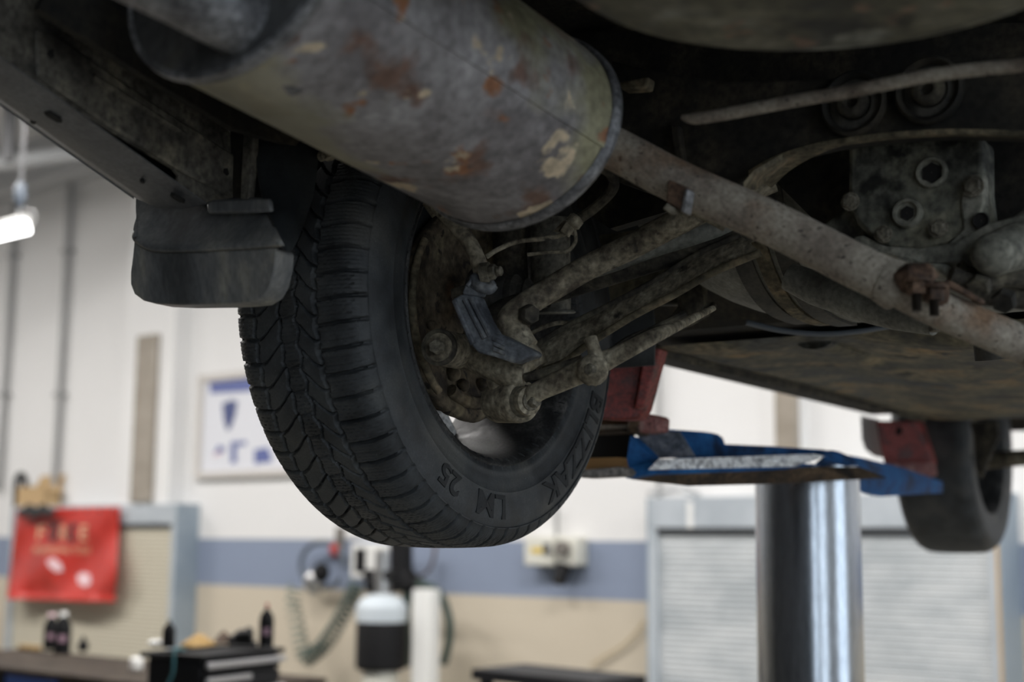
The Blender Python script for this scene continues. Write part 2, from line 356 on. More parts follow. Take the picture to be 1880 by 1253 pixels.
# pilasters with trunking
def pilaster(pxl, pxr, dep, name, label):
    s0, _ = RP(pxl, 800, dep); s1, _ = RP(pxr, 800, dep)
    m = MB(); m.rbox(s0, s1, .001, dep, 0, HC); struct(m.build(name, M['wall']), label, 'pilaster')
pilaster(222, 313, .17, 'trim_1', 'shallow white pilaster beside the framed poster')
s0, z1 = RP(248, 617, .23); s1, _ = RP(284, 617, .23)
m = MB(); m.rbox(s0, s1, .171, .215, RP(325, 925, .22)[1] + .012, z1)
tag(m.build('cable_trunking', M['duct'], bevel=.01), 'beige vertical cable trunking on the pilaster above the cream shutter cabinet', 'trunking', 'vertical cable trunking')
pilaster(1405, 1464, .12, 'trim_2', 'white pilaster above the grey shutter cabinet')
s0, _ = RP(1421, 760, .17); s1, _ = RP(1461, 760, .17)
m = MB(); m.rbox(s0, s1, .121, .17, 1.9, 3.4)
tag(m.build('cable_trunking', M['duct'], bevel=.01), 'beige vertical cable trunking above the grey shutter cabinet behind the lift', 'trunking', 'vertical cable trunking')
# conduits
def conduit(pa, pb, r, label, joint=None):
    a = RW(*pa, .05); b = RW(*pb, .05); b = V((a.x, a.y, b.z))
    e = empty('wall_conduit', b, label, 'conduit', 'grey wall conduits')
    m = MB(); m.cyl(b, a, r, 12); m.build('pipe', M['conduit'], e)
    for t in (.25, .7):
        q = a.lerp(b, t); m = MB(); m.rbox(RSD(q)[0] - r * 1.6, RSD(q)[0] + r * 1.6, 0.001, .05 + r * 1.2, q.z - .02, q.z + .02); m.build('clip', M['conduit'], e, bevel=.004)
def RSD(p): q = V(p) - P0; return q.dot(US), q.dot(UN)
conduit((31, 330), (2, 900), .03, 'thin grey conduit on the white wall directly below the hanging lamp')
conduit((131, 318), (102, 905), .03, 'grey conduit up the white wall behind the open cardboard box')
conduit((1208, 560), (1208, 915), .016, 'thin conduit on the white wall right of the dark tyre')
# ceiling beam, horizontal pipe
s0, z0 = RP(0, 372, .05); s1, z1 = RP(131, 335, .05)
zz = RP(131, 322, .2)[1]
m = MB(); m.rbox(SL + .01, 4.0, .001, .3, zz, HC - .001); struct(m.build('trim_3', M['steelbeam']), 'grey downstand beam along the top of the wall', 'beam')
a = RW(0, 300, 1.6); b = RW(126, 283, 1.3)
m = MB(); m.tube([a + (a - b) * 3, a, b, b + (b - a) * 6], .055, 16); tag(m.build('ceiling_pipe', M['steelbeam']), 'fat pale pipe running under the ceiling above the lamp', 'pipe')
m = MB(); q = RW(17, 250, 1.9); m.box(q + V((-.035, -.035, -.18)), V((.07, 0, 0)), V((0, .07, 0)), V((0, 0, HC - q.z + .17))); tag(m.build('hanger_bracket', M['darkbeam']), 'dark steel drop bracket hanging from the ceiling beside the pipe', 'bracket')

# hanging fluorescent lamp
LD = 7.6
e0 = W(52, 417, LD); e1 = e0 + (W(-20, 434, LD) - e0).normalized() * 1.45
lamp = empty('hanging_lamp', e0.lerp(e1, .5), 'lit fluorescent tube lamp hanging on a chain at left', 'lamp')
m = MB(); m.tube([e0, e1], .034, 20); m.build('tube', M['glow'], lamp)
m = MB(); m.tube([e0 + V((0, 0, .05)), e1 + V((0, 0, .05))], .03, 12, flat=(.6, 1.3)); m.build('housing', M['whitep'], lamp)
m = MB(); k = W(36, 380, LD + .01); hk = W(38, 345, LD)
m.tube([hk, V((hk.x, hk.y, HC))], .012, 8); m.build('suspension_cord', M['darkbeam'], lamp)
m = MB(); m.ball(W(37, 358, LD), .034, .034, .075); m.build('cord_grip', M['hosegrey'], lamp)
m = MB(); m.tube([W(37, 375, LD), W(30, 412, LD)], .014, 8); m.build('hook', M['conduit'], lamp)
m = MB(); m.tube(spl([W(44, 385, LD), W(64, 392, LD), W(60, 412, LD), W(46, 416, LD)]), .006, 8); m.build('wire_loop', M['conduit'], lamp)

# poster
pd = .03
s0, zt = RP(366, 690, pd); _, zb = RP(366, 884, pd); s1 = s0 + 1.3
_, zb = RP(372, 880, pd)
po = empty('framed_poster', room((s0 + s1) / 2, .001, zb), 'framed white poster with blue diagrams on the wall beside the tyre', 'poster')
m = MB(); m.rbox(s0, s1, .001, .02, zb, zt); m.build('poster_sheet', M['paper'], po)
m = MB(); w = .055
for q in ((s0, s1, zt - w, zt), (s0, s1, zb, zb + w), (s0, s0 + w, zb + w, zt - w), (s1 - w, s1, zb + w, zt - w)): m.rbox(q[0], q[1], .002, .045, q[2], q[3])
m.build('frame', M['frame'], po)
def decal(name, pts, mt, parent, d=.0215, ex=.002):
    q = []
    for px, py in pts:
        s, z = RP(px, py, d); q.append(room(s, d, z))
    m = MB(); m.prism(q, UN * ex); return m.build(name, mt, parent, smooth=0)
decal('header_band', [(386, 703), (540, 688), (540, 714), (386, 723)], M['paperblue'], po)
decal('diagram', [(408, 742), (424, 735), (436, 737), (432, 762), (424, 785), (417, 792), (411, 770)], M['posterdark'], po)
decal('diagram', [(393, 834), (402, 818), (412, 822), (411, 830)], M['paperblue'], po)
decal('diagram', [(390, 840), (400, 828), (410, 833)], M['pink'], po)
decal('diagram', [(424, 812), (452, 810), (452, 817), (434, 819), (434, 850), (424, 852)], M['paperblue'], po)
decal('diagram', [(467, 826), (492, 822), (500, 848), (467, 852)], M['paperblue'], po)

# shutter cabinets ------------------------------------------------
def shutter_cab(name, label, s0, s1, dep, ztop, fasc, shut_mat, face_mat, side_mat, stile):
    e = empty(name, room((s0 + s1) / 2, dep / 2, 0), label, 'cabinet')
    m = MB(); m.rbox(s0 + .012, s1 - .012, .002, dep - .06, 0.02, ztop - .02); m.build('carcass', side_mat, e)
    for a, b in ((s0, s0 + .012), (s1 - .012, s1)):
        m = MB(); m.rbox(a, b, .002, dep - .001, 0, ztop); m.build('side_panel', side_mat, e)
    m = MB(); m.rbox(s0 + .012, s1 - .012, dep - .05, dep, ztop - fasc, ztop); m.build('fascia', face_mat, e, bevel=.005)
    m = MB(); m.rbox(s0 + .012, s1 - .012, .002, dep - .05, ztop - .02, ztop); m.build('top_panel', face_mat, e)
    for a, b in ((s0 + .012, s0 + stile), (s1 - stile, s1 - .012)):
        m = MB(); m.rbox(a, b, dep - .05, dep, 0, ztop - fasc - .001); m.build('stile', face_mat, e, bevel=.004)
    m = MB(); m.rbox(s0 + stile + .001, s1 - stile - .001, dep - .055, dep - .015, ztop - fasc - .035, ztop - fasc - .001); m.build('header_gap', M['gap'], e)
    # ribbed roller curtain
    m = MB(); z = .3; n = 0; pts = []
    p = .032
    while z < ztop - fasc - .04:
        pts += [(z, 0), (z + p * .2, .0035), (z + p * .75, .0035), (z + p * .95, 0)]; z += p
    a = [room(s0 + stile + .002, dep - .035 + y, zz) for zz, y in pts]; b = [room(s1 - stile - .002, dep - .035 + y, zz) for zz, y in pts]
    m.loft([a, b], cap=False, closed=False); o = m.build('roller_shutter', shut_mat, e, smooth=20)
    m = MB(); m.rbox(s0 + stile + .002, s1 - stile - .002, dep - .04, dep - .01, .24, .3); m.build('bottom_bar', face_mat, e)
    return e
sL1, zL = RP(325, 925, .22); sL0, _ = RP(22, 930, .22); _, zs = RP(310, 962, .22)
cabL = shutter_cab('shutter_cabinet', 'grey cabinet with a cream roller shutter behind the red banner', sL0, sL1, .22, zL, zL - zs, M['cream'], M['cabgrey'], M['cabside'], .06)
sR0, zR = RP(1187, 914, .25); sR1, _ = RP(1833, 914, .25); _, zs = RP(1205, 970, .25)
cabR = shutter_cab('shutter_cabinet', 'wide grey cabinet with a pale grey roller shutter behind the chrome lift post', sR0, sR1, .25, zR, zR - zs, M['greyshutter'], M['cabgrey'], M['cabside'], .06)
q = MB(); s, z = RP(1262, 922, .25); s2, _ = RP(1272, 922, .25); _, z2 = RP(1262, 970, .25)
q.rbox(s, s2, .2505, .254, z2, z); tag(q.build('paper_strip', M['whitep']), 'narrow white paper strip stuck on the grey cabinet fascia', 'paper strip')
q = MB(); s, _ = RP(1827, 1000, .25); q.rbox(s, s + .016, .2505, .253, .3, zR - .16); o = q.build('rusty_edge', M['card'], None); o.parent = cabR; o.location = V(o.location) - cabR.location
q = MB(); s, z = RP(1192, 914, .2); s2, _ = RP(1262, 914, .2)
pts = [room(s + (s2 - s) * t, .19 - .1 * ((i % 2)), zR + .001 + h) for i, (t, h) in enumerate(((0, .01), (.2, .03), (.45, .025), (.7, .035), (.9, .02), (1, .005)))]
q.tube(spl(pts, 5), .02, 10, flat=(.8, 1.6)); o = q.build('crumpled_bag', M['steelbeam']); o.location.z = zR + .0015
tag(o, 'crumpled grey plastic bag lying on top of the grey shutter cabinet', 'bag')

# cardboard box and black bottle handle on the left cabinet
s0, zb = RP(36, 922, .16); s1, zt = RP(88, 893, .16)
cb = empty('cardboard_box', room((s0 + s1) / 2, .1, zL), 'open cardboard box on top of the cream shutter cabinet', 'box')
m = MB(); hb = zt - zL; t = .006
m.rbox(s0, s1, .03, .19, zL + .001, zL + .008)
for q in ((s0, s1, .03, .03 + t), (s0, s1, .19 - t, .19), (s0, s0 + t, .03, .19), (s1 - t, s1, .03, .19)): m.rbox(q[0], q[1], q[2], q[3], zL + .008, zL + hb)
m.build('body', M['card'], cb)
m = MB(); m.box(room(s0 + .04, .035, zL + hb), US * (s1 - s0 - .05), UN * .004, AU * .10 + US * .05 - UN * .02); m.build('flap', M['card'], cb)
m = MB(); m.box(room(s1, .04, zL + hb), UN * .14, US * .004, US * .05 - AU * .05); m.build('flap', M['card'], cb)
m = MB(); pts = [RW(30, 921, .15), RW(30, 890, .15), RW(33, 872, .15), RW(40, 867, .15), RW(46, 876, .15), RW(47, 892, .15)]
pts = [p for p in pts]; pts[0].z = zL + .03
m.tube(spl(pts, 6), .028, 12); o = m.build('headset_hoop', M['blackplastic'])
o.location.x -= .0; o.location.z = zL + .001
tag(o, 'black curved hoop left of the cardboard box on the cabinet', 'headset'); o.name = 'black_hoop'

# red banner
BD = .27
bp = empty('red_banner', RW(115, 1100, BD), 'wrinkled red banner with cream lettering hung over the cream shutter cabinet', 'banner')
TL, TR, BRr, BLl = (30, 935), (220, 931), (208, 1106), (15, 1100)
def bpt(u, v):
    x = (TL[0] * (1 - u) + TR[0] * u) * (1 - v) + (BLl[0] * (1 - u) + BRr[0] * u) * v
    y = (TL[1] * (1 - u) + TR[1] * u) * (1 - v) + (BLl[1] * (1 - u) + BRr[1] * u) * v
    x += 5 * v * math.sin(v * 2) * (1 if u > .5 else -1) * abs(u - .5)
    d = BD + .045 * v + .018 * math.sin(10 * (u - v * .5) + 1) * v + .034 * math.sin(13 * (u * .7 + v * .6)) * (.3 + .7 * abs(u - .5) * 2) * (0.3 + v) + .03 * (1 if v > .93 else 0) * (v - .93) / .07
    return RW(x, y, d)
def bn(u, v): return bpt(u, v) + (CAM - bpt(u, v)).normalized() * .01
m = MB(); n = 40
front = [[bpt(i / n, j / n) for i in range(n + 1)] for j in range(n + 1)]
m.loft(front, cap=False, closed=False); o = m.build('cloth', M['red'], bp, smooth=80)
so = o.modifiers.new('s', 'SOLIDIFY'); so.thickness = .003; so.offset = -1
def banner_text(body, u0, u1, v0, v1, mt):
    vs, fs = text_mesh(body, 1.0)
    x0 = min(v.x for v in vs); x1 = max(v.x for v in vs); y0 = min(v.y for v in vs); y1 = max(v.y for v in vs)
    mm = MB(); mm.add([bn(u0 + (u1 - u0) * (v.x - x0) / (x1 - x0), v1 + (v0 - v1) * (v.y - y0) / (y1 - y0)) for v in vs], fs)
    mm.build('lettering', mt, bp, smooth=0)
for ch, a, b, mt in (('F', .225, .295, 'creamtext'), ('R', .445, .505, 'creamtext'), ('E', .635, .705, 'creamtext')):
    banner_text(ch, a, b, .19, .35, M[mt])
def ring_letter(uc, a0, a1, mt, k=1.0):
    q0 = []; q1 = []
    for i in range(29):
        t = a0 + (a1 - a0) * i / 28; q0.append(bn(uc + .05 * k * math.cos(t), .265 + .10 * k * math.sin(t))); q1.append(bn(uc + .02 * math.cos(t), .265 + .045 * math.sin(t)))
    m = MB(); m.loft([q0, q1], cap=False, closed=False); m.build('lettering', mt, bp, smooth=0)
ring_letter(.375, 0, 2 * PI, M['darktext']); ring_letter(.56, .6, 2 * PI - .6, M['darktext'])
banner_text('PROFESSIONAL TOOLS', .2, .74, .42, .49, M['creamtext'])
for k, (a, b_) in enumerate(((.02, .035), (.55, .035), (.68, .035), (.81, .035), (.95, .035))):
    m = MB(); q = bn(a, b_); m.cyl(q, q + (CAM - q).normalized() * .004, .012, 12); m.build('eyelet', M['darktext'], bp)
for k, pts in enumerate((((86, 1030), (98, 1024), (113, 1036), (116, 1048), (104, 1050), (90, 1040)), ((141, 1056), (152, 1050), (164, 1054), (166, 1068), (156, 1077), (143, 1070)))):
    m = MB(); q = []
    for x, y in pts:
        v = (y - 933) / 169; u = (x - (30 - 15 * v)) / (190 + 3 * v); q.append(bn(u, v))
    cen = sum(q, V((0, 0, 0))) / len(q); m.add(q + [cen], [(i, (i + 1) % len(q), len(q)) for i in range(len(q))])
    m.build('printed_patch', M['pink'], bp, smooth=0)
m = MB()
pts = [bn(.1 + .045 * i, .035 + .02 * math.sin(i * 2.1)) + UN * .075 for i in range(9)]
m.tube(spl(pts, 4), [.02, .045, .05, .055, .04, .05, .045, .03, .015], 10, flat=(1, .45)); tag(m.build('black_rag', M['darktext']), 'black rag draped over the top edge of the red banner', 'rag')

# oil dispenser group on the wall ---------------------------------
OD = .52
def rcyl(m, pxl, pxr, pyt, pyb, d, seg=24):
    s0, zt = RP(pxl, pyt, d); s1, _ = RP(pxr, pyt, d); _, zb = RP((pxl + pxr) / 2, pyb, d)
    r = (s1 - s0) / 2
    return room((s0 + s1) / 2, d, zb), room((s0 + s1) / 2, d, zt), r
od = None
a, b, r = rcyl(None, 660, 742, 1140, 1231, OD); r *= .80
od = empty('fluid_dispenser', V((a.x, a.y, 0)), 'fluid dispenser with a pale tank above a black canister standing against the wall', 'dispenser')
m = MB(); L = b.z - a.z
m.rev([(r * .9, 0), (r, .02), (r, L - .01), (r * .98, L)], a, AU, 28, cap=True); m.build('canister', M['blackplastic'], od)
m = MB(); _, zt = RP(700, 1092, OD)
m.rev([(r * 1.0, 0), (r * 1.03, .03), (r * 1.03, (zt - b.z) * .55), (r * .8, (zt - b.z) * .85), (r * .45, zt - b.z)], b + AU * .001, AU, 28, cap=True); m.build('upper_tank', M['tankplastic'], od)
m = MB(); m.cyl(V((b.x, b.y, zt)), V((b.x, b.y, zt + .27)), r * .3, 16); m.build('pump_tube', M['chromebit'], od)
m = MB(); q = V((b.x, b.y, zt + .12)); m.cyl(q - US * .14, q + US * .12, .035, 12); m.ball(q - US * .06 - AU * .06, .07, .06, .06); m.build('valve', M['blackplastic'], od)
m = MB(); m.cyl(V((a.x, a.y, 0)), a - AU * .001, r * .7, 20); m.build('pedestal', M['offwhite'], od)
s0, zt = RP(644, 998, .12); s1, zb = RP(706, 1064, .12)
gb = empty('gauge_box', room((s0 + s1) / 2, .06, zb), 'white wall box with a dark window under the tyre', 'gauge box')
m = MB(); m.rbox(s0, s1, .002, .12, zb, zt); m.build('housing', M['whitep'], gb, bevel=.012)
a, z = RP(653, 1008, .12); a2, z2 = RP(671, 1052, .12)
m = MB(); m.rbox(a, a2, .1205, .126, z2, z); m.build('window', M['blackplastic'], gb)
a, z = RP(694, 1010, .12); a2, z2 = RP(705, 1042, .12)
m = MB(); m.rbox(a, a2, .1205, .14, z2, z); m.build('side_dial', M['galv'], gb, bevel=.006)
s0, zt = RP(757, 1082, .46); s1, zb = RP(791, 1082, .46)
m = MB(); m.rbox(s0, s1, .37, .46, 0, zt); tag(m.build('white_post', M['whitep'], bevel=.008), 'white square post standing beside the fluid dispenser', 'post')
# pump manifold + hose
q0 = RW(735, 1000, .25); q1 = RW(738, 1088, .25)
mf = empty('pump_manifold', q1, 'dark pump manifold with a hanging green hose beside the white post', 'manifold')
m = MB(); m.cyl(q1, RW(736, 985, .25), .075, 14); m.ball(RW(742, 1062, .25), .09, .07, .07); m.cyl(RW(728, 1075, .28), RW(775, 1072, .28), .035, 12); m.build('pump_body', M['blackplastic'], mf)
m = MB(); m.ball(RW(712, 1068, .3), .035, .03, .05); m.build('lever_knob', M['chromebit'], mf)
m = MB(); m.tube([RW(px, py, .3) for px, py in ((768, 1072), (790, 1078))] + spl([RW(px, py, .3) for px, py in ((790, 1078), (808, 1092), (820, 1120), (826, 1150), (823, 1185), (814, 1220))]), .026, 12); m.build('drain_hose', M['hose'], mf)
m = MB(); m.tube(spl([RW(px, py, .25) for px, py in ((748, 1088), (745, 1130), (746, 1180), (744, 1225))]), .035, 10); m.build('riser_hose', M['hose'], mf)
m = MB(); m.tube(spl([RW(px, py, .1) for px, py in ((762, 1062), (785, 1050), (795, 1030), (800, 1000))]), .01, 8); m.build('thin_cable', M['rust'], mf)
# air hose set
ah = empty('air_hose', RW(590, 1080, .1), 'looped blue-grey air hose with regulator hanging on the blue wall stripe', 'air hose')
loop = [RW(592 + 40 * math.cos(t), 1038 + 42 * math.sin(t), .12) for t in [2 * PI * k / 40 + .6 for k in range(38)]]
m = MB(); m.tube(loop, .018, 10); m.build('hose_loop', M['hosegrey'], ah)
m = MB(); m.ball(RW(577, 1068, .16), .075, .06, .085); m.cyl(RW(577, 1070, .16), RW(575, 1090, .16), .04, 12); m.build('regulator', M['chromebit'], ah)
m = MB(); m.ball(RW(590, 1052, .16), .06, .05, .07); m.build('regulator_knob', M['blackplastic'], ah)
m = MB(); m.cyl(RW(625, 968, .1), RW(623, 1012, .1), .035, 12); m.build('wall_tap', M['galv'], ah)
m = MB(); m.ball(RW(616, 1010, .12), .045, .04, .05); m.build('tap_handle', M['redcap'], ah)
def coil(ctrl, n, R, r, d, mt, name, par, R1=None):
    pts = spl([RW(x, y, d) for x, y in ctrl], 60); N = len(pts); out = []
    for i in range(N * 3):
        k = i / 3; j = min(int(k), N - 2); p = pts[j].lerp(pts[j + 1], k - j); T = (pts[j + 1] - pts[j]).normalized()
        x = T.cross(UN).normalized(); t = 2 * PI * n * i / (N * 3)
        rr = R if R1 is None else R + (R1 - R) * i / (N * 3)
        out.append(p + (x * math.cos(t) + UN * math.sin(t)) * rr)
    m = MB(); m.tube(out, r, 6); m.build(name, mt, par, smooth=60)
ch = empty('coiled_hose', RW(580, 1215, .3), 'springy green coiled air hose hanging in a U in front of the cream wall', 'hose')
coil([(655, 1072), (640, 1110), (615, 1155), (590, 1190), (562, 1212)], 19, .048, .0085, .3, M['coil'], 'coil', ch)
coil([(543, 1075), (538, 1110), (546, 1150), (552, 1185), (562, 1212)], 11, .05, .0075, .3, M['coilpale'], 'coil', ch)
# electrical box
s0, zt = RP(962, 985, .13); s1, zb = RP(1016, 1040, .13)
eb = empty('socket_box', room(s0, .06, zb), 'off-white electrical box with a yellow label on the blue wall stripe', 'electrical box')
m = MB(); m.rbox(s0, s1, .002, .13, zb, zt); m.build('fuse_box', M['offwhite'], eb, bevel=.012)
a, z = RP(976, 1006, .13); a2, z2 = RP(1003, 1016, .13)
m = MB(); m.rbox(a, a2, .1305, .134, z2, z); m.build('warning_label', M['yellow'], eb)
a, z = RP(1000, 998, .13); a2, z2 = RP(1011, 1018, .13); m = MB(); m.rbox(a, a2, .1305, .15, z2, z); m.build('switch', M['darkbeam'], eb, bevel=.004)
a, z = RP(1019, 986, .13); a2, z2 = RP(1056, 1040, .13)
m = MB(); m.rbox(a, a2, .002, .12, z2, z); m.build('socket_housing', M['offwhite'], eb, bevel=.012)
m = MB(); q = RW(1037, 1008, .12); m.cyl(q, q + UN * .05, .045, 16); m.build('socket_cover', M['galv'], eb)
m = MB(); q = RW(1035, 1040, .1); m.cyl(q, q - AU * .1 + UN * .05, .05, 14, r2=.04); m.build('plug', M['blackplastic'], eb)
m = MB(); m.cyl(RW(1022, 985, .05), RW(1022, 930, .05), .012, 10); m.build('feed_conduit', M['conduit'], eb)
# tan cable
m = MB(); m.tube(spl([RW(x, y, .03) for x, y in ((1184, 1140), (1165, 1165), (1140, 1188), (1110, 1206), (1085, 1222))]), .007, 8); tag(m.build('wall_cable', M['tanwire']), 'tan cable curving down the cream wall beside the grey cabinet', 'cable')

# ---------------- workbench
BZ = .95
sb1, _ = (lambda q: (RSD(q)[0], 0))(RZ(662, 1240, BZ)); q = RZ(0, 1187, BZ); db0 = RSD(q)[1]; q = RZ(0, 1225, BZ); db1 = RSD(q)[1]
sb0 = RSD(RZ(-120, 1200, BZ))[0]
wb = empty('workbench', room((sb0 + sb1) / 2, (db0 + db1) / 2, 0), 'long workbench with a worn wooden top and blue cupboards at lower left', 'workbench')
m = MB(); m.rbox(sb0, sb1, db0, db1, BZ - .03, BZ); m.build('worktop', M['wood'], wb, bevel=.006)
m = MB(); m.rbox(sb0 + .05, sb1 - .05, db0 + .05, db1 - .04, .05, BZ - .031); m.build('cupboard_carcass', M['blackmetal'], wb)
for k in range(5):
    a = sb0 + .08 + k * (sb1 - sb0 - .16) / 5; m = MB(); m.rbox(a, a + (sb1 - sb0 - .16) / 5 - .03, db1 - .039, db1 - .012, .12, BZ - .033); dd = m.build('cupboard_door', M['bluepaint'] if k % 2 == 0 else M['blackmetal'], wb, bevel=.004)
    m2 = MB(); m2.rbox(a + .06, a + .2, db1 - .014, db1 + .002, BZ - .16, BZ - .14); m2.build('handle', M['silver'], dd)

def bottle(name, px, pyt, pyb, wpx, z, label, cap, grp, mt='blackplastic', taper=.35, lbl=None, flat=.7, lean=0):
    p = RZ(px, pyb, z); d = (p - CAM).dot(CF); h = (pyb - pyt) * d / FPX; r = wpx * d / FPX / 2
    e = empty(name, p, label, 'bottle', grp); X = (CR - AU * CR.z).normalized()
    Y = AU.cross(X)
    def ring(rr, hh): return [p + X * (rr * math.cos(t)) + Y * (rr * flat * math.sin(t)) + AU * (hh + .001) for t in [2 * PI * k / 20 for k in range(20)]]
    m = MB(); m.loft([ring(r * .94, 0), ring(r, .01), ring(r, h * .62), ring(r * .85, h * .74), ring(r * taper, h * .88), ring(r * taper, h * .9)]); m.build('body', M[mt], e, smooth=50)
    m = MB(); m.loft([ring(r * taper * 1.15, h * .9), ring(r * taper * 1.15, h * .985), ring(r * taper, h)]); m.build('cap', M[cap], e)
    if lbl:
        q = p - Y * 0; f = (CAM - p); f.z = 0; f.normalize()
        m = MB(); m.box(p + f * (r * flat + .002) - X * r * .45 + AU * h * .3, X * r * .9, f * .002, AU * h * .16); m.build('sticker', M[lbl], e)
    return e
bottle('oil_bottle', 92, 1128, 1194, 27, BZ, 'black oil bottle with a pale pink cap, left of the pair on the bench', 'pink', 'oil bottles on the bench', lbl='purple', taper=.42)
bottle('oil_bottle', 113, 1126, 1202, 32, BZ, 'larger black oil bottle with a white cap, right of the pair on the bench', 'whitep', 'oil bottles on the bench', lbl='purple', taper=.42)
p = RZ(152, 1199, BZ); m = MB(); m.ball(p + AU * .035, .03, .03, .034); m.cyl(p + AU * .05, p + AU * .085, .01, 8); tag(m.build('spray_nozzle', M['blackplastic']), 'tiny dark spray nozzle standing right of the oil bottles', 'nozzle')
p = RZ(62, 1194, BZ); m = MB(); m.box(p + AU * .001 - US * .08, US * .16, UN * .05, AU * .025); tag(m.build('wood_block', M['tancloth'], bevel=.005), 'low orange-brown block lying left of the oil bottles on the bench', 'block')

# ---------------- black tool trolley
TZ = 1.17
n0 = RZ(372, 1204, TZ); n0.z = 0
tr = V((math.sin(math.radians(28)), math.cos(math.radians(28)), 0)); tl = V((-tr.y, tr.x, 0))
def along(px, base, dr):   # length along dr from base until pixel column px
    best = min((abs(940 + FPX * ((base + dr * t - CAM).dot(CR)) / ((base + dr * t - CAM).dot(CF)) - px), t) for t in [i * .005 for i in range(1, 400)]); return best[1]
b0 = V((n0.x, n0.y, TZ)); Lr = along(524, b0, tr); Ll = along(256, b0, tl)
tt = empty('tool_trolley', n0 + tr * Lr / 2 + tl * Ll / 2, 'black tool trolley with silver drawer handles at lower left', 'tool trolley')
m = MB(); m.box(n0 + tr * .02 + tl * .02 + AU * .12, tr * (Lr - .04), tl * (Ll - .04), AU * (TZ - .14)); m.build('body', M['blackmetal'], tt, bevel=.008)
m = MB(); m.box(n0 + AU * (TZ - .019), tr * Lr, tl * Ll, AU * .008)
for o_, x_, y_ in ((n0, tr * Lr, tl * .02), (n0 + tl * (Ll - .02), tr * Lr, tl * .02), (n0 + tl * .02, tr * .02, tl * (Ll - .04)), (n0 + tl * .02 + tr * (Lr - .02), tr * .02, tl * (Ll - .04))):
    m.box(o_ + AU * (TZ - .0111), x_, y_, AU * .0111)
m.build('top_tray', M['blackplastic'], tt, bevel=.006)
for k in range(8):
    zt = TZ - .021 - k * .05 - (.2 * (k - 4) / 4 if k > 4 else 0)
    m = MB(); m.box(n0 + tr * .03 + tl * .017 + AU * (zt - .047), tr * (Lr - .06), -tl * .016, AU * .045); dr = m.build('drawer', M['blackmetal'], tt, bevel=.003)
    m = MB(); m.box(n0 + tr * .015 + AU * (zt - .026), tr * ((Lr - .03) if k != 1 else (Lr - .03) * .55), -tl * .018, AU * .02); m.build('handle', M['silver'], dr, bevel=.004)
for i, j in ((0, 0), (0, 1), (1, 0), (1, 1)):
    q = n0 + tr * (.07 + i * (Lr - .14)) + tl * (.07 + j * (Ll - .14)); m = MB(); m.cyl(q + AU * .06 - tl * .02, q + AU * .06 + tl * .02, .06, 16); m.box(q + AU * .11 - tr * .03 - tl * .03, tr * .06, tl * .06, AU * .012); m.build('castor', M['blackplastic'], tt)
TZt = TZ - .0108
bottle('spray_bottle', 309, 1140, 1190, 24, TZt, 'short dark bottle with a pointed nozzle at the left end of the trolley top', 'darktext', 'bottles on the tool trolley', mt='blackplastic', taper=.22)
bottle('spray_bottle', 488, 1110, 1191, 27, TZt, 'tall dark bottle with a red tip at the right end of the trolley top', 'redcap', 'bottles on the tool trolley', taper=.2, lbl='purple')
def heap(name, px, py, wpx, hpx, z, mt, label, cat, seed):
    random.seed(seed); p = RZ(px, py, z); d = (p - CAM).dot(CF); w = wpx * d / FPX / 2; h = hpx * d / FPX
    X = (CR - AU * CR.z).normalized(); Y = AU.cross(X); rings = []
    for k in range(6):
        t = k / 5; rr = (1 - t ** 1.6) * 1.0 + .06; rings.append([p + X * w * rr * math.cos(a) * random.uniform(.82, 1.12) + Y * .09 * rr * math.sin(a) * random.uniform(.85, 1.1) + AU * (.002 + h * t * random.uniform(.9, 1.05) if k else .002) for a in [2 * PI * i / 18 for i in range(18)]])
    m = MB(); m.loft(rings); return tag(m.build(name, M[mt], smooth=60), label, cat)
heap('tan_cloth', 364, 1189, 60, 24, TZt, 'tancloth', 'crumpled tan cloth lying in the middle of the trolley top', 'cloth', 3)
heap('leather_glove', 410, 1181, 30, 22, TZt, 'brown', 'dark brown leather glove behind the tan cloth on the trolley', 'glove', 5)
p = RZ(447, 1188, TZt); X = (CR - AU * CR.z).normalized(); d = (p - CAM).dot(CF); k = d / FPX
Yd = AU.cross(X)
dl = empty('black_drill', p, 'black power drill lying beside the tall dark bottle on the trolley', 'drill')
m = MB(); m.tube([p + X * -28 * k + AU * .016, p + X * -6 * k + AU * 17 * k, p + X * 16 * k + AU * 20 * k], [.014, .03, .028], 12); m.build('motor_body', M['blackplastic'], dl)
m = MB(); m.tube([p + X * 4 * k + AU * 18 * k, p + X * 12 * k + AU * 34 * k], [.02, .012], 10); m.build('chuck', M['blackplastic'], dl)
m = MB(); m.box(p - X * 20 * k - Yd * .03 + AU * .001, X * 44 * k, Yd * .06, AU * 9 * k); m.build('battery', M['blackplastic'], dl, bevel=.006)
p = RZ(262, 1198, TZt); m = MB(); q = n0 + tl * (Ll + .04) + AU * (TZ - .09)
q = W(253, 1224, (p - CAM).dot(CF) - .1)
m = MB(); p0 = RZ(250, 1232, BZ + .001); m.cyl(p0, p0 + AU * .06, .03, 18, ch=.01); tag(m.build('white_cup', M['whitep']), 'small white cup between the bench and the black trolley', 'cup')
p = RZ(286, 1189, TZt); m = MB(); m.ball(p + AU * .014, .03, .022, .013, jit=.1); tag(m.build('paper_wad', M['whitep'], smooth=60), 'crumpled white paper wad beside the short dark bottle', 'paper')
q = b0 + tl * Ll * .4 - tr * .012
m = MB(); m.tube(spl([q + AU * .012 + tr * .05, q + AU * .012, q - AU * .06 - tr * .004, q + tl * .03 - AU * .14 - tr * .008, q + tl * .0 - AU * .24 - tr * .006]), .0055, 8); tag(m.build('teal_cord', M['cyan']), 'teal cord hanging over the side of the black trolley', 'cord')

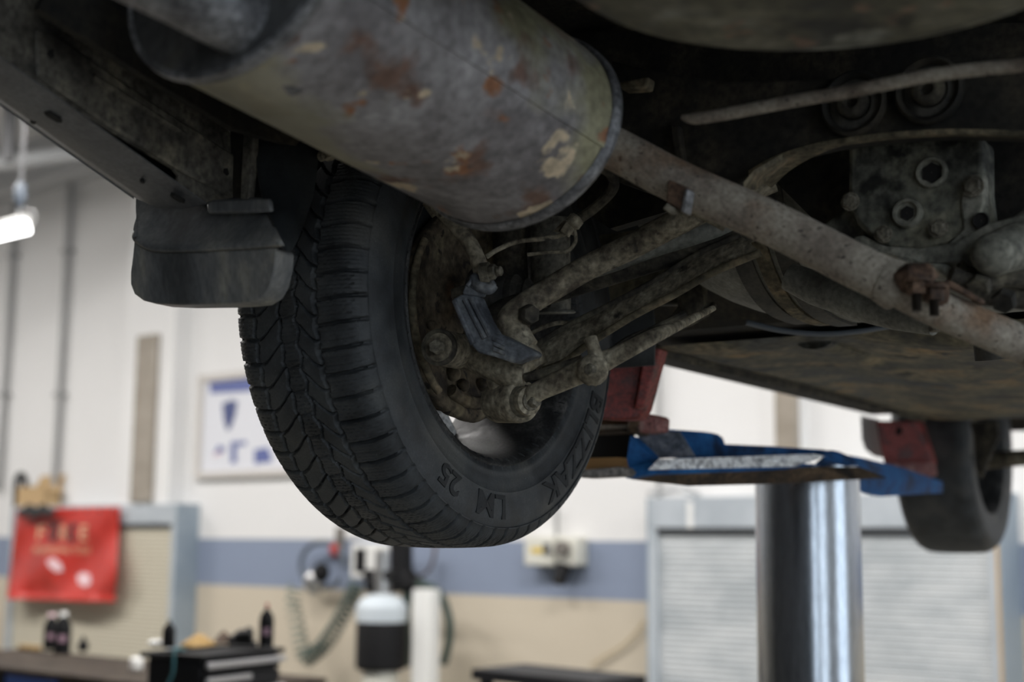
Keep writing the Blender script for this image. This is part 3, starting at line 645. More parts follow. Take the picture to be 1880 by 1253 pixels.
# ---------------- dark table lower centre
DZ = 1.0
pb = RZ(962, 1219, DZ); pl = RZ(866, 1229, DZ); pr = RZ(1186, 1241, DZ); pn = pl + pr - pb
dt = empty('dark_table', V(((pl.x + pr.x) / 2, (pl.y + pr.y) / 2, 0)), 'black topped table at the bottom centre, under the rear tyre', 'table')
m = MB(); m.prism([pb, pl, pn, pr], AU * -.045); m.build('tabletop', M['blackmetal'], dt)
cc = (pb + pn) / 2
for k, q in enumerate((pb, pl, pn, pr)):
    x = q.lerp(cc, .18); x.z = 0; m = MB(); m.box(x - V((.03, .03, 0)), V((.06, 0, 0)), V((0, .06, 0)), AU * (DZ - .046)); m.build('leg', M['blackmetal'], dt)

# ================================================================== LIFT
def pz(px, py, d): return W(px, py, d)
L0 = W(1485, 1060, 2.95); L0.z = 0
lift = empty('vehicle_lift', L0, 'blue in-ground vehicle lift with a polished chrome post holding the car up', 'vehicle lift')
prad = 95.5 * 2.95 / FPX
a = W(1485, 884, 2.95)
m = MB(); m.rev([(prad, 0), (prad, a.z + .03)], L0, AU, 96, cap=True); lab(m.build('lift_post', M['chrome'], lift), 'polished chrome lift post')
m = MB(); m.rev([(prad * 1.02, 0), (prad * 1.5, 0), (prad * 1.5, .02), (prad * 1.02, .02)], L0, AU, 48, closed=True); m.build('floor_collar', M['galv'], lift)
back = AF * 0.28 + AR * 0.05
def slab(name, pts, e, mt, bev=0): 
    m = MB(); m.prism([W(*q) for q in pts], e); return m.build(name, mt, lift, bevel=bev)
dA = 2.62
slab('carrier_plate', [(1148, 876, 2.55), (1190, 864, 2.52), (1430, 858, 2.66), (1506, 859, 2.72), (1563, 881, 2.78), (1490, 884, 2.74), (1387, 890, 2.68), (1264, 893, 2.6), (1160, 881, 2.56)], AU * .012 + AF * .22, M['rustplate'])
slab('edge_rail', [(1147, 862, 2.53), (1190, 850, 2.51), (1440, 850, 2.66), (1500, 853, 2.70), (1430, 862, 2.66), (1190, 872, 2.51), (1150, 879, 2.53)], AF * .03, M['bluelift'])
o = slab('tread_plate', [(1190, 863, 2.48), (1208, 844, 2.495), (1428, 836, 2.655), (1494, 834, 2.705), (1512, 838, 2.71), (1455, 857, 2.665)], AF * .01, M['tread'])
slab('rear_rib', [(1211, 787, 2.66), (1297, 793, 2.72), (1308, 800, 2.725), (1313, 815, 2.73), (1410, 819, 2.79), (1514, 826, 2.86), (1524, 836, 2.865), (1430, 838, 2.80), (1270, 846, 2.70), (1205, 838, 2.66)], AF * .05, M['bluelift'], .004)
slab('ramp_flap', [(1170, 800, 2.58), (1205, 789, 2.62), (1244, 793, 2.63), (1272, 838, 2.6), (1200, 842, 2.56)], AF * .012, M['bluegrey'])
slab('gusset', [(1157, 801, 2.53), (1196, 838, 2.54), (1192, 864, 2.53), (1146, 875, 2.52)], AF * .03, M['bluelift'])
slab('side_gusset', [(1244, 793, 2.68), (1300, 795, 2.71), (1306, 836, 2.71), (1272, 838, 2.69)], AF * .02, M['bluelift'])
slab('arm', [(1495, 852, 2.84), (1512, 838, 2.86), (1522, 831, 2.87), (1567, 838, 3.05), (1640, 856, 3.3), (1716, 882, 3.55), (1716, 905, 3.55), (1600, 911, 3.15), (1580, 905, 3.05), (1566, 880, 2.98)], AF * .07, M['bluelift'], .004)
slab('arm_lug', [(1505, 832, 2.80), (1525, 826, 2.80), (1548, 836, 2.81), (1570, 850, 2.83), (1545, 856, 2.81), (1510, 845, 2.79)], AF * .04, M['bluelift'], .003)
# rear tray (open channel) and red support
slab('channel_web', [(1060, 786, 2.62), (1162, 786, 2.62), (1156, 850, 2.62), (1060, 850, 2.62)], AF * .01, M['darkgap'])
slab('channel_top', [(1060, 782, 2.50), (1150, 780, 2.50), (1164, 790, 2.56), (1060, 795, 2.56)], AF * .10, M['galv'])
slab('channel_bottom', [(1060, 842, 2.5), (1136, 840, 2.5), (1160, 846, 2.54), (1140, 858, 2.5), (1060, 862, 2.48)], AF * .08, M['ochre'])
slab('channel_lip', [(1062, 864, 2.46), (1138, 857, 2.46), (1145, 866, 2.47), (1140, 874, 2.46), (1062, 878, 2.46)], AF * .05, M['galv'], .003)
slab('support_upright', [(1100, 642, 2.35), (1160, 640, 2.35), (1203, 640, 2.35), (1213, 640, 2.35), (1183, 752, 2.35), (1172, 770, 2.35), (1140, 772, 2.35), (1100, 770, 2.35)], AF * .03, M['redlift'], .004)
slab('support_flange', [(1184, 640, 2.33), (1212, 640, 2.33), (1180, 748, 2.33), (1164, 752, 2.33)], AF * .02, M['redlift'], .003)
slab('support_base', [(1075, 766, 2.56), (1170, 758, 2.56), (1178, 786, 2.56), (1165, 800, 2.55), (1140, 792, 2.54), (1075, 796, 2.54)], AF * .05, M['rustplate'], .004)
slab('pad_block', [(1168, 764, 2.5), (1180, 758, 2.5), (1208, 764, 2.5), (1206, 792, 2.5), (1172, 796, 2.5)], AF * .05, M['redworn'], .005)
m = MB(); m.cyl(W(1157, 771, 2.5), W(1172, 776, 2.5), .02, 16); m.build('pad_pin', M['rustplate'], lift)
m = MB(); q = W(1131, 757, 2.5); m.cyl(q, q + AF * .04, .011, 14); m.build('brass_bolt', M['brass'], lift)
# front red support
slab('front_support', [(1607, 773, 3.70), (1690, 773, 3.70), (1713, 846, 3.70), (1713, 856, 3.70), (1622, 852, 3.70)], AF * .035, M['redlift'], .005)
slab('front_support_lip', [(1618, 850, 3.66), (1712, 850, 3.66), (1716, 872, 3.66), (1690, 880, 3.66), (1655, 862, 3.66)], AF * .03, M['redworn'], .004)
m = MB(); q = W(1648, 791, 3.70); m.cyl(q - AF * .002, q + AF * .004, .012, 14); m.build('support_hole', M['darkgap'], lift)

# ================================================================== CAR
carE = empty('car', car(1.2, .72, -.32), 'dirty silver car raised on the lift and seen from below at its rear wheel', 'car')

# ---- body shell (side profile pulled across the width)
prof = [(-.95, .36), (-.97, .6), (-.93, .8), (-.5, .88), (.15, 1.22), (1.2, 1.26), (2.0, .95), (3.1, .8), (3.36, .62), (3.38, .12), (3.0, .05)]
prof += [(2.54 + .39 * math.cos(t), .39 * math.sin(t)) for t in [PI * k / 10 for k in range(0, 11)] if .39 * math.sin(t) > .04]
prof += [(2.1, .035), (.5, .035)]
prof += [(.40 * math.cos(t), .40 * math.sin(t)) for t in [PI * k / 12 for k in range(1, 10)]] + [(-.42, .36)]
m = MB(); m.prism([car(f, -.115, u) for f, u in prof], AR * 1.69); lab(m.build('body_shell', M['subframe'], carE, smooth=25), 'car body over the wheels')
# floor pan with pressed ribs
m = MB(); rows = []
fs_ = [.56, .6, .68, .8, 1.0, 1.2, 1.4, 1.6, 1.8, 1.95, 2.04, 2.07]
for f in fs_:
    row = []
    for k in range(34):
        t = k / 33; r = .035 + t * 1.40
        u = .018 + .012 * math.sin(t * 9 + f) + .01 * math.sin(f * 5 + t * 21) * .5
        if k in (0, 33): u += .03
        if f in (.56, 2.07): u += .03
        u = min(u, .033)
        row.append(car(f, r, u - .012 if 0 < k < 33 else .02))
    rows.append(row)
m.loft(rows, cap=False, closed=False); o = m.build('floor_pan', M['floorpan'], carE, smooth=60)
m = MB(); m.box(car(.56, .033, .006), AF * 1.5, AR * .012, AU * .02); m.build('sill_seam', M['dirtdark'], carE, bevel=.005)
for r in (.3, .62, .95):
    m = MB(); m.tube([car(.62, r, .018), car(2.0, r + .03, .018)], .03, 10, flat=(.4, 1)); m.build('pressed_rib', M['floorpan'], carE)
# ---- spare wheel tub
m = MB(); cc = car(-.6, .79, .112)
m.rev([(.0, 0), (.1, .0), (.17, .003), (.205, .012), (.228, .03), (.24, .06), (.25, .24)], cc, AU, 64); m.build('spare_wheel_tub', M['tub'], carE, smooth=60)
# ---- muffler
def muffler_khaki(mt):
    """khaki tint over the lower outboard flank of the muffler, with a ragged noise edge"""
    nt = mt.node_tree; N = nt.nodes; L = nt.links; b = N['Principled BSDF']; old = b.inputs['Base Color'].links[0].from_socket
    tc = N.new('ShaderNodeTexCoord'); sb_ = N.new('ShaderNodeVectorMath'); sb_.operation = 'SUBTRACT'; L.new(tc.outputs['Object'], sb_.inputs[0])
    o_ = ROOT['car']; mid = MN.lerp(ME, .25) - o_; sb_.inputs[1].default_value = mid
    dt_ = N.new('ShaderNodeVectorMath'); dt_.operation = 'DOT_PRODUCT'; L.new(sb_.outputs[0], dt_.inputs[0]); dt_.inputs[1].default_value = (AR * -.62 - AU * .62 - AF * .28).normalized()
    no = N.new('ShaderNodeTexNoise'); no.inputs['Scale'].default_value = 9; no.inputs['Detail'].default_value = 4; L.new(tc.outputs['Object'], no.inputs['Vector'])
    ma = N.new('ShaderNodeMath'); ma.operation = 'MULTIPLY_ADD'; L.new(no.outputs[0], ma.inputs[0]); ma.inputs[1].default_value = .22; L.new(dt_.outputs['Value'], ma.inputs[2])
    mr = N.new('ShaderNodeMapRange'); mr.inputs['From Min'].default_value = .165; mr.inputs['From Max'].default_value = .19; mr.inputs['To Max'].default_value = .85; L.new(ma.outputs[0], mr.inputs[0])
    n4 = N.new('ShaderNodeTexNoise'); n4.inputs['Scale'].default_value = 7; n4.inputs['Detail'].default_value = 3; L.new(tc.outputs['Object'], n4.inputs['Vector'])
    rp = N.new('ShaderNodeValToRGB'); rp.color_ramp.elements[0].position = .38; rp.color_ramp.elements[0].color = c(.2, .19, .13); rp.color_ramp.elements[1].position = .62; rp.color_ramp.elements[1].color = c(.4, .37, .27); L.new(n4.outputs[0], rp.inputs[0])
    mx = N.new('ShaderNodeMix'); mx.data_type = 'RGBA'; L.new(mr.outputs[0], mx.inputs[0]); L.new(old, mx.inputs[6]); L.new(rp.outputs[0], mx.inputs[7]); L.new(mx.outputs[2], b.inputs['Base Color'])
def mring(cn, ax, A, B_, roll, n=2.02, seg=96):
    x0 = ax.cross(AU).normalized(); y0 = x0.cross(ax)
    x1 = x0 * math.cos(roll) + y0 * math.sin(roll); y1 = y0 * math.cos(roll) - x0 * math.sin(roll)
    out = []
    for k in range(seg):
        t = 2 * PI * k / seg; ca, sa = math.cos(t), math.sin(t)
        out.append(cn + x1 * A * math.copysign(abs(ca) ** (2 / n), ca) + y1 * B_ * math.copysign(abs(sa) ** (2 / n), sa))
    return out
_mn = 0
MN = car(-.7219, .2907, .1888); ME = car(-.3255, .327, .1297); ax = (ME - MN).normalized(); A, B_, rl = .1375, .109, -.1429
muffler_khaki(M['muffler'])
ln = (ME - MN).length
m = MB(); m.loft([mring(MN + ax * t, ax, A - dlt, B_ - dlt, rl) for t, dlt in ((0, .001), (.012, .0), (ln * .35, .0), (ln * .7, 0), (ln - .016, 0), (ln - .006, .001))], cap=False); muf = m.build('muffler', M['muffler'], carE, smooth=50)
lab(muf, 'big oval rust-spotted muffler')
m = MB(); m.loft([mring(MN + ax * t, ax, A + o_, B_ + o_, rl) for t, o_ in ((-.006, -.003), (-.006, .003), (.0, .0045), (.006, .003), (.008, 0), (.004, -.003), (-.006, -.003))], cap=False); m.build('rolled_seam', M['seam'], muf, smooth=60)
m = MB(); m.loft([mring(ME + ax * t, ax, A + o_, B_ + o_, rl) for t, o_ in ((-.012, .0005), (-.010, .003), (-.004, .0045), (.002, .004), (.004, .001), (.002, -.004))], cap=False); m.build('rolled_seam', M['seam'], muf, smooth=60)
m = MB(); m.loft([mring(MN + ax * t, ax, A * s_, B_ * s_, rl) for t, s_ in ((-.005, .975), (.015, .955), (.045, .93), (.058, .85), (.06, .6), (.06, .05))], cap=True); m.build('end_cap', M['muffler_end'], muf, smooth=50)
m = MB(); m.loft([mring(ME + ax * t, ax, A * s_, B_ * s_, rl) for t, s_ in ((.002, .98), (-.004, .93), (-.005, .5), (-.005, .05))], cap=True); m.build('end_cap', M['muffler_end'], muf, smooth=50)
# lap joint along the body (raised strip that follows the cylinder)
x0 = ax.cross(AU).normalized(); y0 = x0.cross(ax); x1 = x0 * math.cos(rl) + y0 * math.sin(rl); y1 = y0 * math.cos(rl) - x0 * math.sin(rl)
def mpt(t, th, o_=0): return MN + ax * t + x1 * (A + o_) * math.cos(th) + y1 * (B_ + o_) * math.sin(th)
for sgn in (1,):
    th0 = math.radians(-14); m = MB()
    m.loft([[mpt(t, th0, .0002), mpt(t, th0, .0022), mpt(t, th0 + .05, .002), mpt(t, th0 + .35, .0002)] for t in [ln * k / 20 * .97 + .008 for k in range(21)]], cap=True); m.build('lap_seam', M['muffler'], muf, smooth=40)
# outlet pipe at the near end
_r = ray(452, 38); q = CAM + _r * ((MN - CAM).dot(ax) / _r.dot(ax))
m = MB(); m.tube(spl([q + ax * .065, q - ax * .06, q - ax * .16 - AU * .005, q - ax * .30 - AR * .02]), .034, 28); m.build('outlet_pipe', M['seam'], muf, smooth=50)
m = MB(); m.loft([mring(q - ax * t, ax, r_, r_, 0, 2, 40) for t, r_ in ((-.062, .044), (-.035, .043), (-.03, .04), (-.03, .034))], cap=False); m.build('outlet_collar', M['seam'], muf, smooth=60)
m = MB()   # hanger rod over the muffler
m.tube(spl([mpt(ln * .5, math.radians(170), .01), car(-.55, .13, .30), car(-.5, .12, .37)]), .006, 10); m.build('hanger_rod', M['rust'], muf)
# ---- exhaust pipe
ep = [(1060, 240, 1.535), (1105, 262, 1.53), (1160, 290, 1.525), (1250, 337, 1.51), (1400, 403, 1.49), (1500, 452, 1.475), (1570, 488, 1.46), (1622, 512, 1.45), (1640, 521, 1.445)]
m = MB(); m.tube(WP(ep), .0232, 32); exh = m.build('exhaust_pipe', M['pipe'], carE, smooth=60)
m = MB(); m.tube([W(1622, 513, 1.449), W(1634, 519, 1.446), W(1648, 526, 1.444), W(1654, 529, 1.444)], [.0237, .0255, .0262, .0240], 32); m.build('flared_end', M['pipe'], exh, smooth=60)
m = MB(); m.tube(spl([W(*q) for q in ((1640, 523, 1.445), (1700, 556, 1.45), (1780, 592, 1.46), (1880, 635, 1.475), (2000, 690, 1.5))] + [car(.62, .80, -.05), car(1.2, .78, -.035), car(2.6, .78, -.03)], 8), .0198, 32); ex2 = m.build('front_pipe', M['pipe'], carE, smooth=60)
# hanger tab on the exhaust
m = MB(); m.prism([W(1226, 328, 1.475), W(1262, 344, 1.472), W(1250, 386, 1.478), W(1222, 372, 1.482)], AF * .012); m.build('hanger_tab', M['rust'], exh, bevel=.002)
m = MB(); m.prism([W(1257, 345, 1.470), W(1266, 348, 1.468), W(1258, 392, 1.476), W(1248, 388, 1.478)], AF * .015); m.build('tab_edge', M['seam'], exh, bevel=.002)
m = MB(); m.tube(WP([(1222, 378, 1.48), (1232, 386, 1.48), (1240, 388, 1.49)]), .004, 8); m.build('tab_weld', M['bolt'], exh)
# joint clamp
cl = W(1690, 540, 1.41)
m = MB(); m.tube([W(1652, 520, 1.425), W(1668, 512, 1.42), W(1702, 512, 1.42), W(1707, 518, 1.42)], [.012, .016, .016, .012], 14); m.tube([W(1700, 535, 1.425), W(1725, 540, 1.42), W(1738, 540, 1.42)], [.01, .013, .010], 14); clamp = m.build('joint_clamp', M['rust'], exh)
for px, y0_, y1_ in ((1682, 533, 573), (1714, 545, 582)):
    a = W(px, y0_, 1.405); b = V((a.x, a.y, W(px, y1_, 1.405).z)); m = MB()
    n = 40; pr = []
    for k in range(n + 1): pr.append((.0052 if k % 2 else .0042, (a - b).length * k / n))
    m.rev(pr, b, AU, 14, cap=True); m.build('clamp_bolt', M['thread'], exh, smooth=20)
    m = MB(); m.hexn(a - AU * .004, AU, .0105, .012); m.cyl(a + AU * .008, a + AU * .011, .0135, 16); m.build('clamp_nut', M['rust'], exh, smooth=20)
m = MB(); m.prism([W(1722, 520, 1.43), W(1740, 512, 1.43), W(1804, 550, 1.43), W(1796, 558, 1.43)], AF * .02); m.build('clamp_bracket', M['rust'], exh, bevel=.003)
# heat shield bar under the tank
m = MB(); m.tube(WP([(1448, 508, 1.82), (1500, 530, 1.8), (1580, 560, 1.76), (1650, 582, 1.72), (1716, 600, 1.68)]), [.018, .022, .02, .017, .011], 16); m.build('support_bar', M['tank'], carE)
m = MB(); q = W(1716, 600, 1.672); m.cyl(q - AU * .006, q + AU * .012, .006, 12); m.cyl(W(1714, 560, 1.69), W(1714, 592, 1.69), .006, 10); m.build('bar_bolt', M['bolt'], carE)

# ---- subframe
m = MB()
low = [(1125, 330), (1180, 350), (1250, 362), (1330, 352), (1378, 322), (1420, 298), (1470, 280), (1530, 266), (1600, 256), (1680, 249), (1760, 246), (1880, 250), (2020, 262)]
top = [(2020, 110), (1880, 100), (1700, 130), (1500, 145), (1330, 150), (1200, 130), (1120, 110)]
m.prism([PL(x, y, 'f', -.13) for x, y in low + top], AF * .03); sub = m.build('subframe', M['subframe'], carE, bevel=.003)
m = MB(); lp = [PL(x, y, 'f', -.13) for x, y in low[4:]]
_l = spl(lp, 4); m.loft([[p - AF * .006 + AU * .004, p - AF * .006 - AU * .0015, p + AF * dd - AU * .0015, p + AF * dd + AU * .004] for p, dd in [(p, .005 + .055 * max(0, 1 - 2.6 * i / len(_l))) for i, p in enumerate(_l)]]); m.build('subframe_flange', M['flange'], sub, smooth=30)
m = MB(); m.prism([W(1365, 345, 1.54), W(1385, 322, 1.55), W(1430, 296, 1.57), (W(1478, 280, 1.6)), W(1452, 300, 1.63), W(1415, 325, 1.62), W(1388, 350, 1.58)], AU * .006); m.build('flange_tongue', M['flange'], sub)
for px, py, rr in ((1570, 192, .036), (1708, 168, .036)):
    q = PL(px, py, 'f', -.134); m = MB(); m.rev([(rr, .0), (rr, -.008), (rr * .92, -.011), (rr * .82, -.008), (rr * .78, -.002)], q, AF, 36); bs = m.build('bushing_ring', M['subframe'], sub, smooth=50)
    m = MB(); m.rev([(rr * .78, -.001), (rr * .55, -.004), (rr * .5, -.002)], q, AF, 32); m.build('rubber_insert', M['rubber'], bs, smooth=50)
    m = MB(); m.rev([(rr * .48, -.002), (rr * .48, -.012), (rr * .4, -.015), (rr * .22, -.015), (rr * .18, -.008), (.0005, -.008)], q, AF, 24); m.build('center_bolt', M['dirtdark'], bs, smooth=50)
m = MB(); m.tube(WP([(1252, 215, 1.43), (1275, 218, 1.425), (1330, 210, 1.41), (1450, 187, 1.38), (1570, 166, 1.35), (1700, 140, 1.32), (1800, 127, 1.3), (1880, 119, 1.28), (2000, 100, 1.25)]), [.0025, .0058, .0062, .0062, .0062, .0062, .0062, .006, .006], 14); m.build('brake_cable_tube', M['pipe'], carE)
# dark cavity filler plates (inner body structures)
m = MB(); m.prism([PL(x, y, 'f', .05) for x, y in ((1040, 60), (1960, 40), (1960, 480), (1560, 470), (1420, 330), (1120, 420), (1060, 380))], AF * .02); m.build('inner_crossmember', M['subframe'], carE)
m = MB(); m.prism([PL(x, y, 'f', -.2) for x, y in ((1135, 150), (1190, 140), (1185, 162), (1140, 165))], AF * .02); m.build('pressed_bracket', M['flange'], carE, bevel=.003)
m = MB(); m.prism([PL(x, y, 'f', -.145) for x, y in ((1228, 225), (1246, 230), (1256, 300), (1240, 300))], AF * .012); m.build('reinforcement', M['subframe'], carE, bevel=.003)

# ---- differential
def fpl(pts, f): return [PL(x, y, 'f', f) for x, y in pts]
DF = -.06
m = MB(); m.prism(fpl([(1556, 262), (1650, 252), (1805, 250), (1806, 345), (1812, 400), (1800, 430), (1750, 452), (1690, 462), (1640, 460), (1600, 440), (1572, 410), (1556, 370)], DF), AF * .05); dif = m.build('differential_housing', M['cast'], carE, bevel=.006)
m = MB(); m.prism(fpl([(1585, 432), (1625, 452), (1690, 456), (1752, 446), (1812, 412), (1880, 392), (1960, 385), (1960, 420), (1878, 470), (1860, 492), (1820, 500), (1760, 482), (1700, 486), (1640, 470), (1600, 462), (1566, 440), (1570, 434)], DF - .012), AF * .15); m.build('lower_casting', M['castlight'], dif, bevel=.012, seg=3)
m = MB(); m.tube([PL(1820, 470, 'f', DF - .03), PL(1868, 452, 'f', DF + .0), PL(1930, 410, 'f', DF + .04)], [.022, .026, .03], 20); m.ball(PL(1824, 468, 'f', DF - .028), .0235, .0235, .023); m.build('output_snout', M['castlight'], dif)
m = MB(); m.prism(fpl([(1640, 470), (1700, 482), (1738, 484), (1738, 512), (1725, 500), (1700, 500), (1680, 492)], DF - .02), AF * .05); m.build('casting_foot', M['castlight'], dif, bevel=.003)
def bolt(px, py, r, name, par, f=DF, ring=0, hexr=None, hole=False):
    q = PL(px, py, 'f', f); m = MB()
    if ring:
        m.rev([(ring, .002), (ring, -.006), (ring * .93, -.009), (ring * .8, -.009), (ring * .76, -.004)], q, AF, 32); o = m.build('threaded_boss', M['castlight'], par, smooth=45); par2 = par
        m = MB()
    if hole: m.rev([(r, -.003), (r * .9, -.0045), (r * .85, -.001), (.0005, -.001)], q, AF, 24); return m.build(name, M['darkgap'], par)
    m.hexn(q, -AF, r, r * .8); m.cyl(q - AF * .0005, q - AF * .003, r * 1.25, 20); return m.build(name, M['bolt'] if not ring else M['cast'], par, smooth=25)
m = MB(); q = PL(1712, 318, 'f', DF); m.rev([(.0175, .002), (.0175, -.005), (.016, -.007), (.0135, -.007), (.012, -.002), (.0005, -.002)], q, AF, 36); fp = m.build('filler_plug', M['castlight'], dif, smooth=45)
m = MB(); m.rev([(.0118, -.0022), (.0115, -.003), (.0005, -.003)], q, AF, 6); m.build('plug_socket', M['darkgap'], fp)
q = PL(1668, 393, 'f', DF); m = MB(); m.rev([(.0165, .002), (.0165, -.006), (.015, -.009), (.0125, -.009), (.0115, -.004), (.0005, -.004)], q, AF, 36); fp = m.build('drain_plug', M['castlight'], dif, smooth=45)
m = MB(); m.rev([(.0085, -.0042), (.008, -.006), (.0005, -.006)], q, AF, 6); m.build('plug_socket', M['darkgap'], fp)
bolt(1562, 371, .0085, 'housing_bolt', dif, DF - .008); bolt(1623, 431, .008, 'housing_bolt', dif, DF - .015); bolt(1724, 420, .0085, 'housing_bolt', dif, DF - .008); bolt(1787, 343, .0095, 'housing_bolt', dif, DF - .008)
m = MB(); m.prism(fpl([(1775, 320), (1806, 318), (1808, 372), (1790, 430), (1745, 452), (1738, 446), (1768, 420), (1762, 370)], DF - .004), AF * .02); m.build('cover_flange', M['castlight'], dif, bevel=.005)
bolt(1802, 406, .009, 'bolt_hole', dif, DF - .006, hole=True)
m = MB(); m.prism(fpl([(1556, 380), (1580, 372), (1592, 420), (1590, 446), (1560, 446), (1490, 440), (1510, 412)], DF + .03), AF * .02); m.build('mount_ear', M['cast'], dif, bevel=.004)
# gearbox clutter right of the exhaust joint
for pts, rr in (([(1745, 505, 1.5), (1790, 520, 1.5), (1850, 512, 1.5), (1960, 520, 1.5)], .010), ([(1760, 488, 1.52), (1810, 505, 1.52), (1880, 500, 1.52), (1960, 490, 1.52)], .008), ([(1790, 540, 1.52), (1850, 545, 1.52), (1960, 560, 1.52)], .012)):
    m = MB(); m.tube(WP(pts), rr, 12); m.build('driveline_bracket', M['dirtdark'], carE)
for px, py in ((1800, 522), (1846, 548)):
    m = MB(); q = W(px, py, 1.49); m.hexn(q, -AU * .6 - AF, .013, .014); m.build('bracket_nut', M['dirtdark'], carE, smooth=20)
m = MB(); m.cyl(W(1820, 622, 1.75), W(1824, 660, 1.75), .022, 20); m.build('rubber_mount', M['rubber'], carE)
m = MB(); m.prism([W(1840, 655, 2.0), W(1960, 640, 2.0), W(1960, 660, 2.0), W(1850, 660, 2.0)], AU * .01); m.build('heat_shield', M['galv'], carE)
# ---- fuel tank with straps
def tkp(t, s_):
    e_ = max(0, 1 - abs(2 * t - 1) ** 2.6) ** .5 * max(0, 1 - abs(2 * s_ - 1) ** 4) ** .5
    return car(.08 + .47 * t, .17 + .95 * s_, .26 - .262 * e_)
m = MB(); rows = [[tkp(k / 28, i / 36) for i in range(37)] for k in range(29)]
m.loft(rows, cap=False, closed=False); m.add([rows[0][0], rows[0][-1], rows[-1][-1], rows[-1][0]], [(0, 1, 2, 3)]); tk = m.build('fuel_tank', M['tank'], carE, smooth=60)
for sc_, w_, mt in ((.225, .026, 'rubber'), (.258, .02, 'flange'), (.292, .026, 'rubber'), (.39, .012, 'rubber')):
    m = MB(); rr = []
    for k in range(33):
        t = .03 + .94 * k / 32; p_ = tkp(t, sc_); T_ = (tkp(t + .02, sc_) - tkp(t - .02, sc_)).normalized(); n_ = T_.cross(AR).normalized()
        if n_.dot(CAM - p_) < 0: n_ = -n_
        rr.append([p_ + AR * dx + n_ * du for dx, du in ((-w_ / 2, -.002), (-w_ / 2, .005), (w_ / 2, .005), (w_ / 2, -.002))])
    m.loft(rr); m.build('tank_strap', M[mt], tk, smooth=40)
m = MB(); m.tube(WP([(1370, 592, 2.2), (1430, 606, 2.2), (1500, 613, 2.2), (1570, 609, 2.2), (1640, 598, 2.2)]), .0045, 10, flat=(1, 2)); m.build('shield_edge', M['hosegrey'], carE)
# brake pipes behind the arm ends
for pts in ([(1110, 655, 2.0), (1160, 620, 2.02), (1230, 598, 2.05), (1300, 575, 2.1)], [(1180, 620, 2.1), (1250, 600, 2.12), (1292, 578, 2.14), (1310, 560, 2.16)], [(1230, 590, 2.12), (1255, 560, 2.13), (1262, 545, 2.14)]):
    m = MB(); m.tube(WP(pts), .005, 8); m.build('fuel_line', M['dirtdark'], carE)
m = MB(); m.ball(W(1268, 555, 2.13), .02, .02, .03); m.tube(WP([(1275, 545, 2.13), (1283, 560, 2.13), (1278, 580, 2.13)]), .006, 8); m.build('line_connector', M['dirtdark'], carE)

# ---- rear wheel ---------------------------------------------------
R0 = .32; HW = .1049
def tread_depth(th, w):
    """groove depth 0..1 of a winter tread at angle th, across w in -1..1 (inboard = +1)"""
    P = 66; p = th * P / (2 * PI)
    fr = lambda x: x - np.floor(x)
    zig = lambda x: np.abs(fr(x) * 2 - 1) * 2 - 1
    def long_(w0, amp, wd, ph): 
        return np.clip(1.6 - np.abs(w - (w0 + amp * zig(p + ph))) / wd * 1.6 * .95, 0, 1)
    d = np.maximum.reduce([long_(-.60, .02, .035, .1), long_(-.16, .022, .03, .3), long_(.12, .03, .026, .65), long_(.44, .022, .035, .0)])
    def lat(x, wd): 
        f = fr(x); f = np.minimum(f, 1 - f); return np.clip(1.5 - f / wd * 1.5 * .75, 0, 1)
    left = (w < -.60) * lat(p + .25 * w, .07)
    ml = (w > -.60) * (w < -.16) * lat(p + .85 * np.sin(np.clip((-.16 - w) / .44, 0, 1) * PI / 2) ** 1.3, .055) * .85
    mc = (w > -.16) * (w < .12) * lat(p * 1 - .6 * w, .05) * .35
    mr = (w > .12) * (w < .44) * lat(p + .3 + .8 * np.sin(np.clip((w - .12) / .32, 0, 1) * PI / 2) ** 1.4, .055) * .85
    rt = (w > .44) * lat(p + .5 - .22 * (w - .44), .065)
    sip = np.clip(1 - np.abs(fr(p * 6 + .1 * np.sin(w * 60)) - .5) / .16, 0, 1) * .22 * ((w > .47) | (w < -.63) | ((w > -.12) & (w < .09)))
    return np.maximum.reduce([d, left, ml, mc, mr, rt, sip])

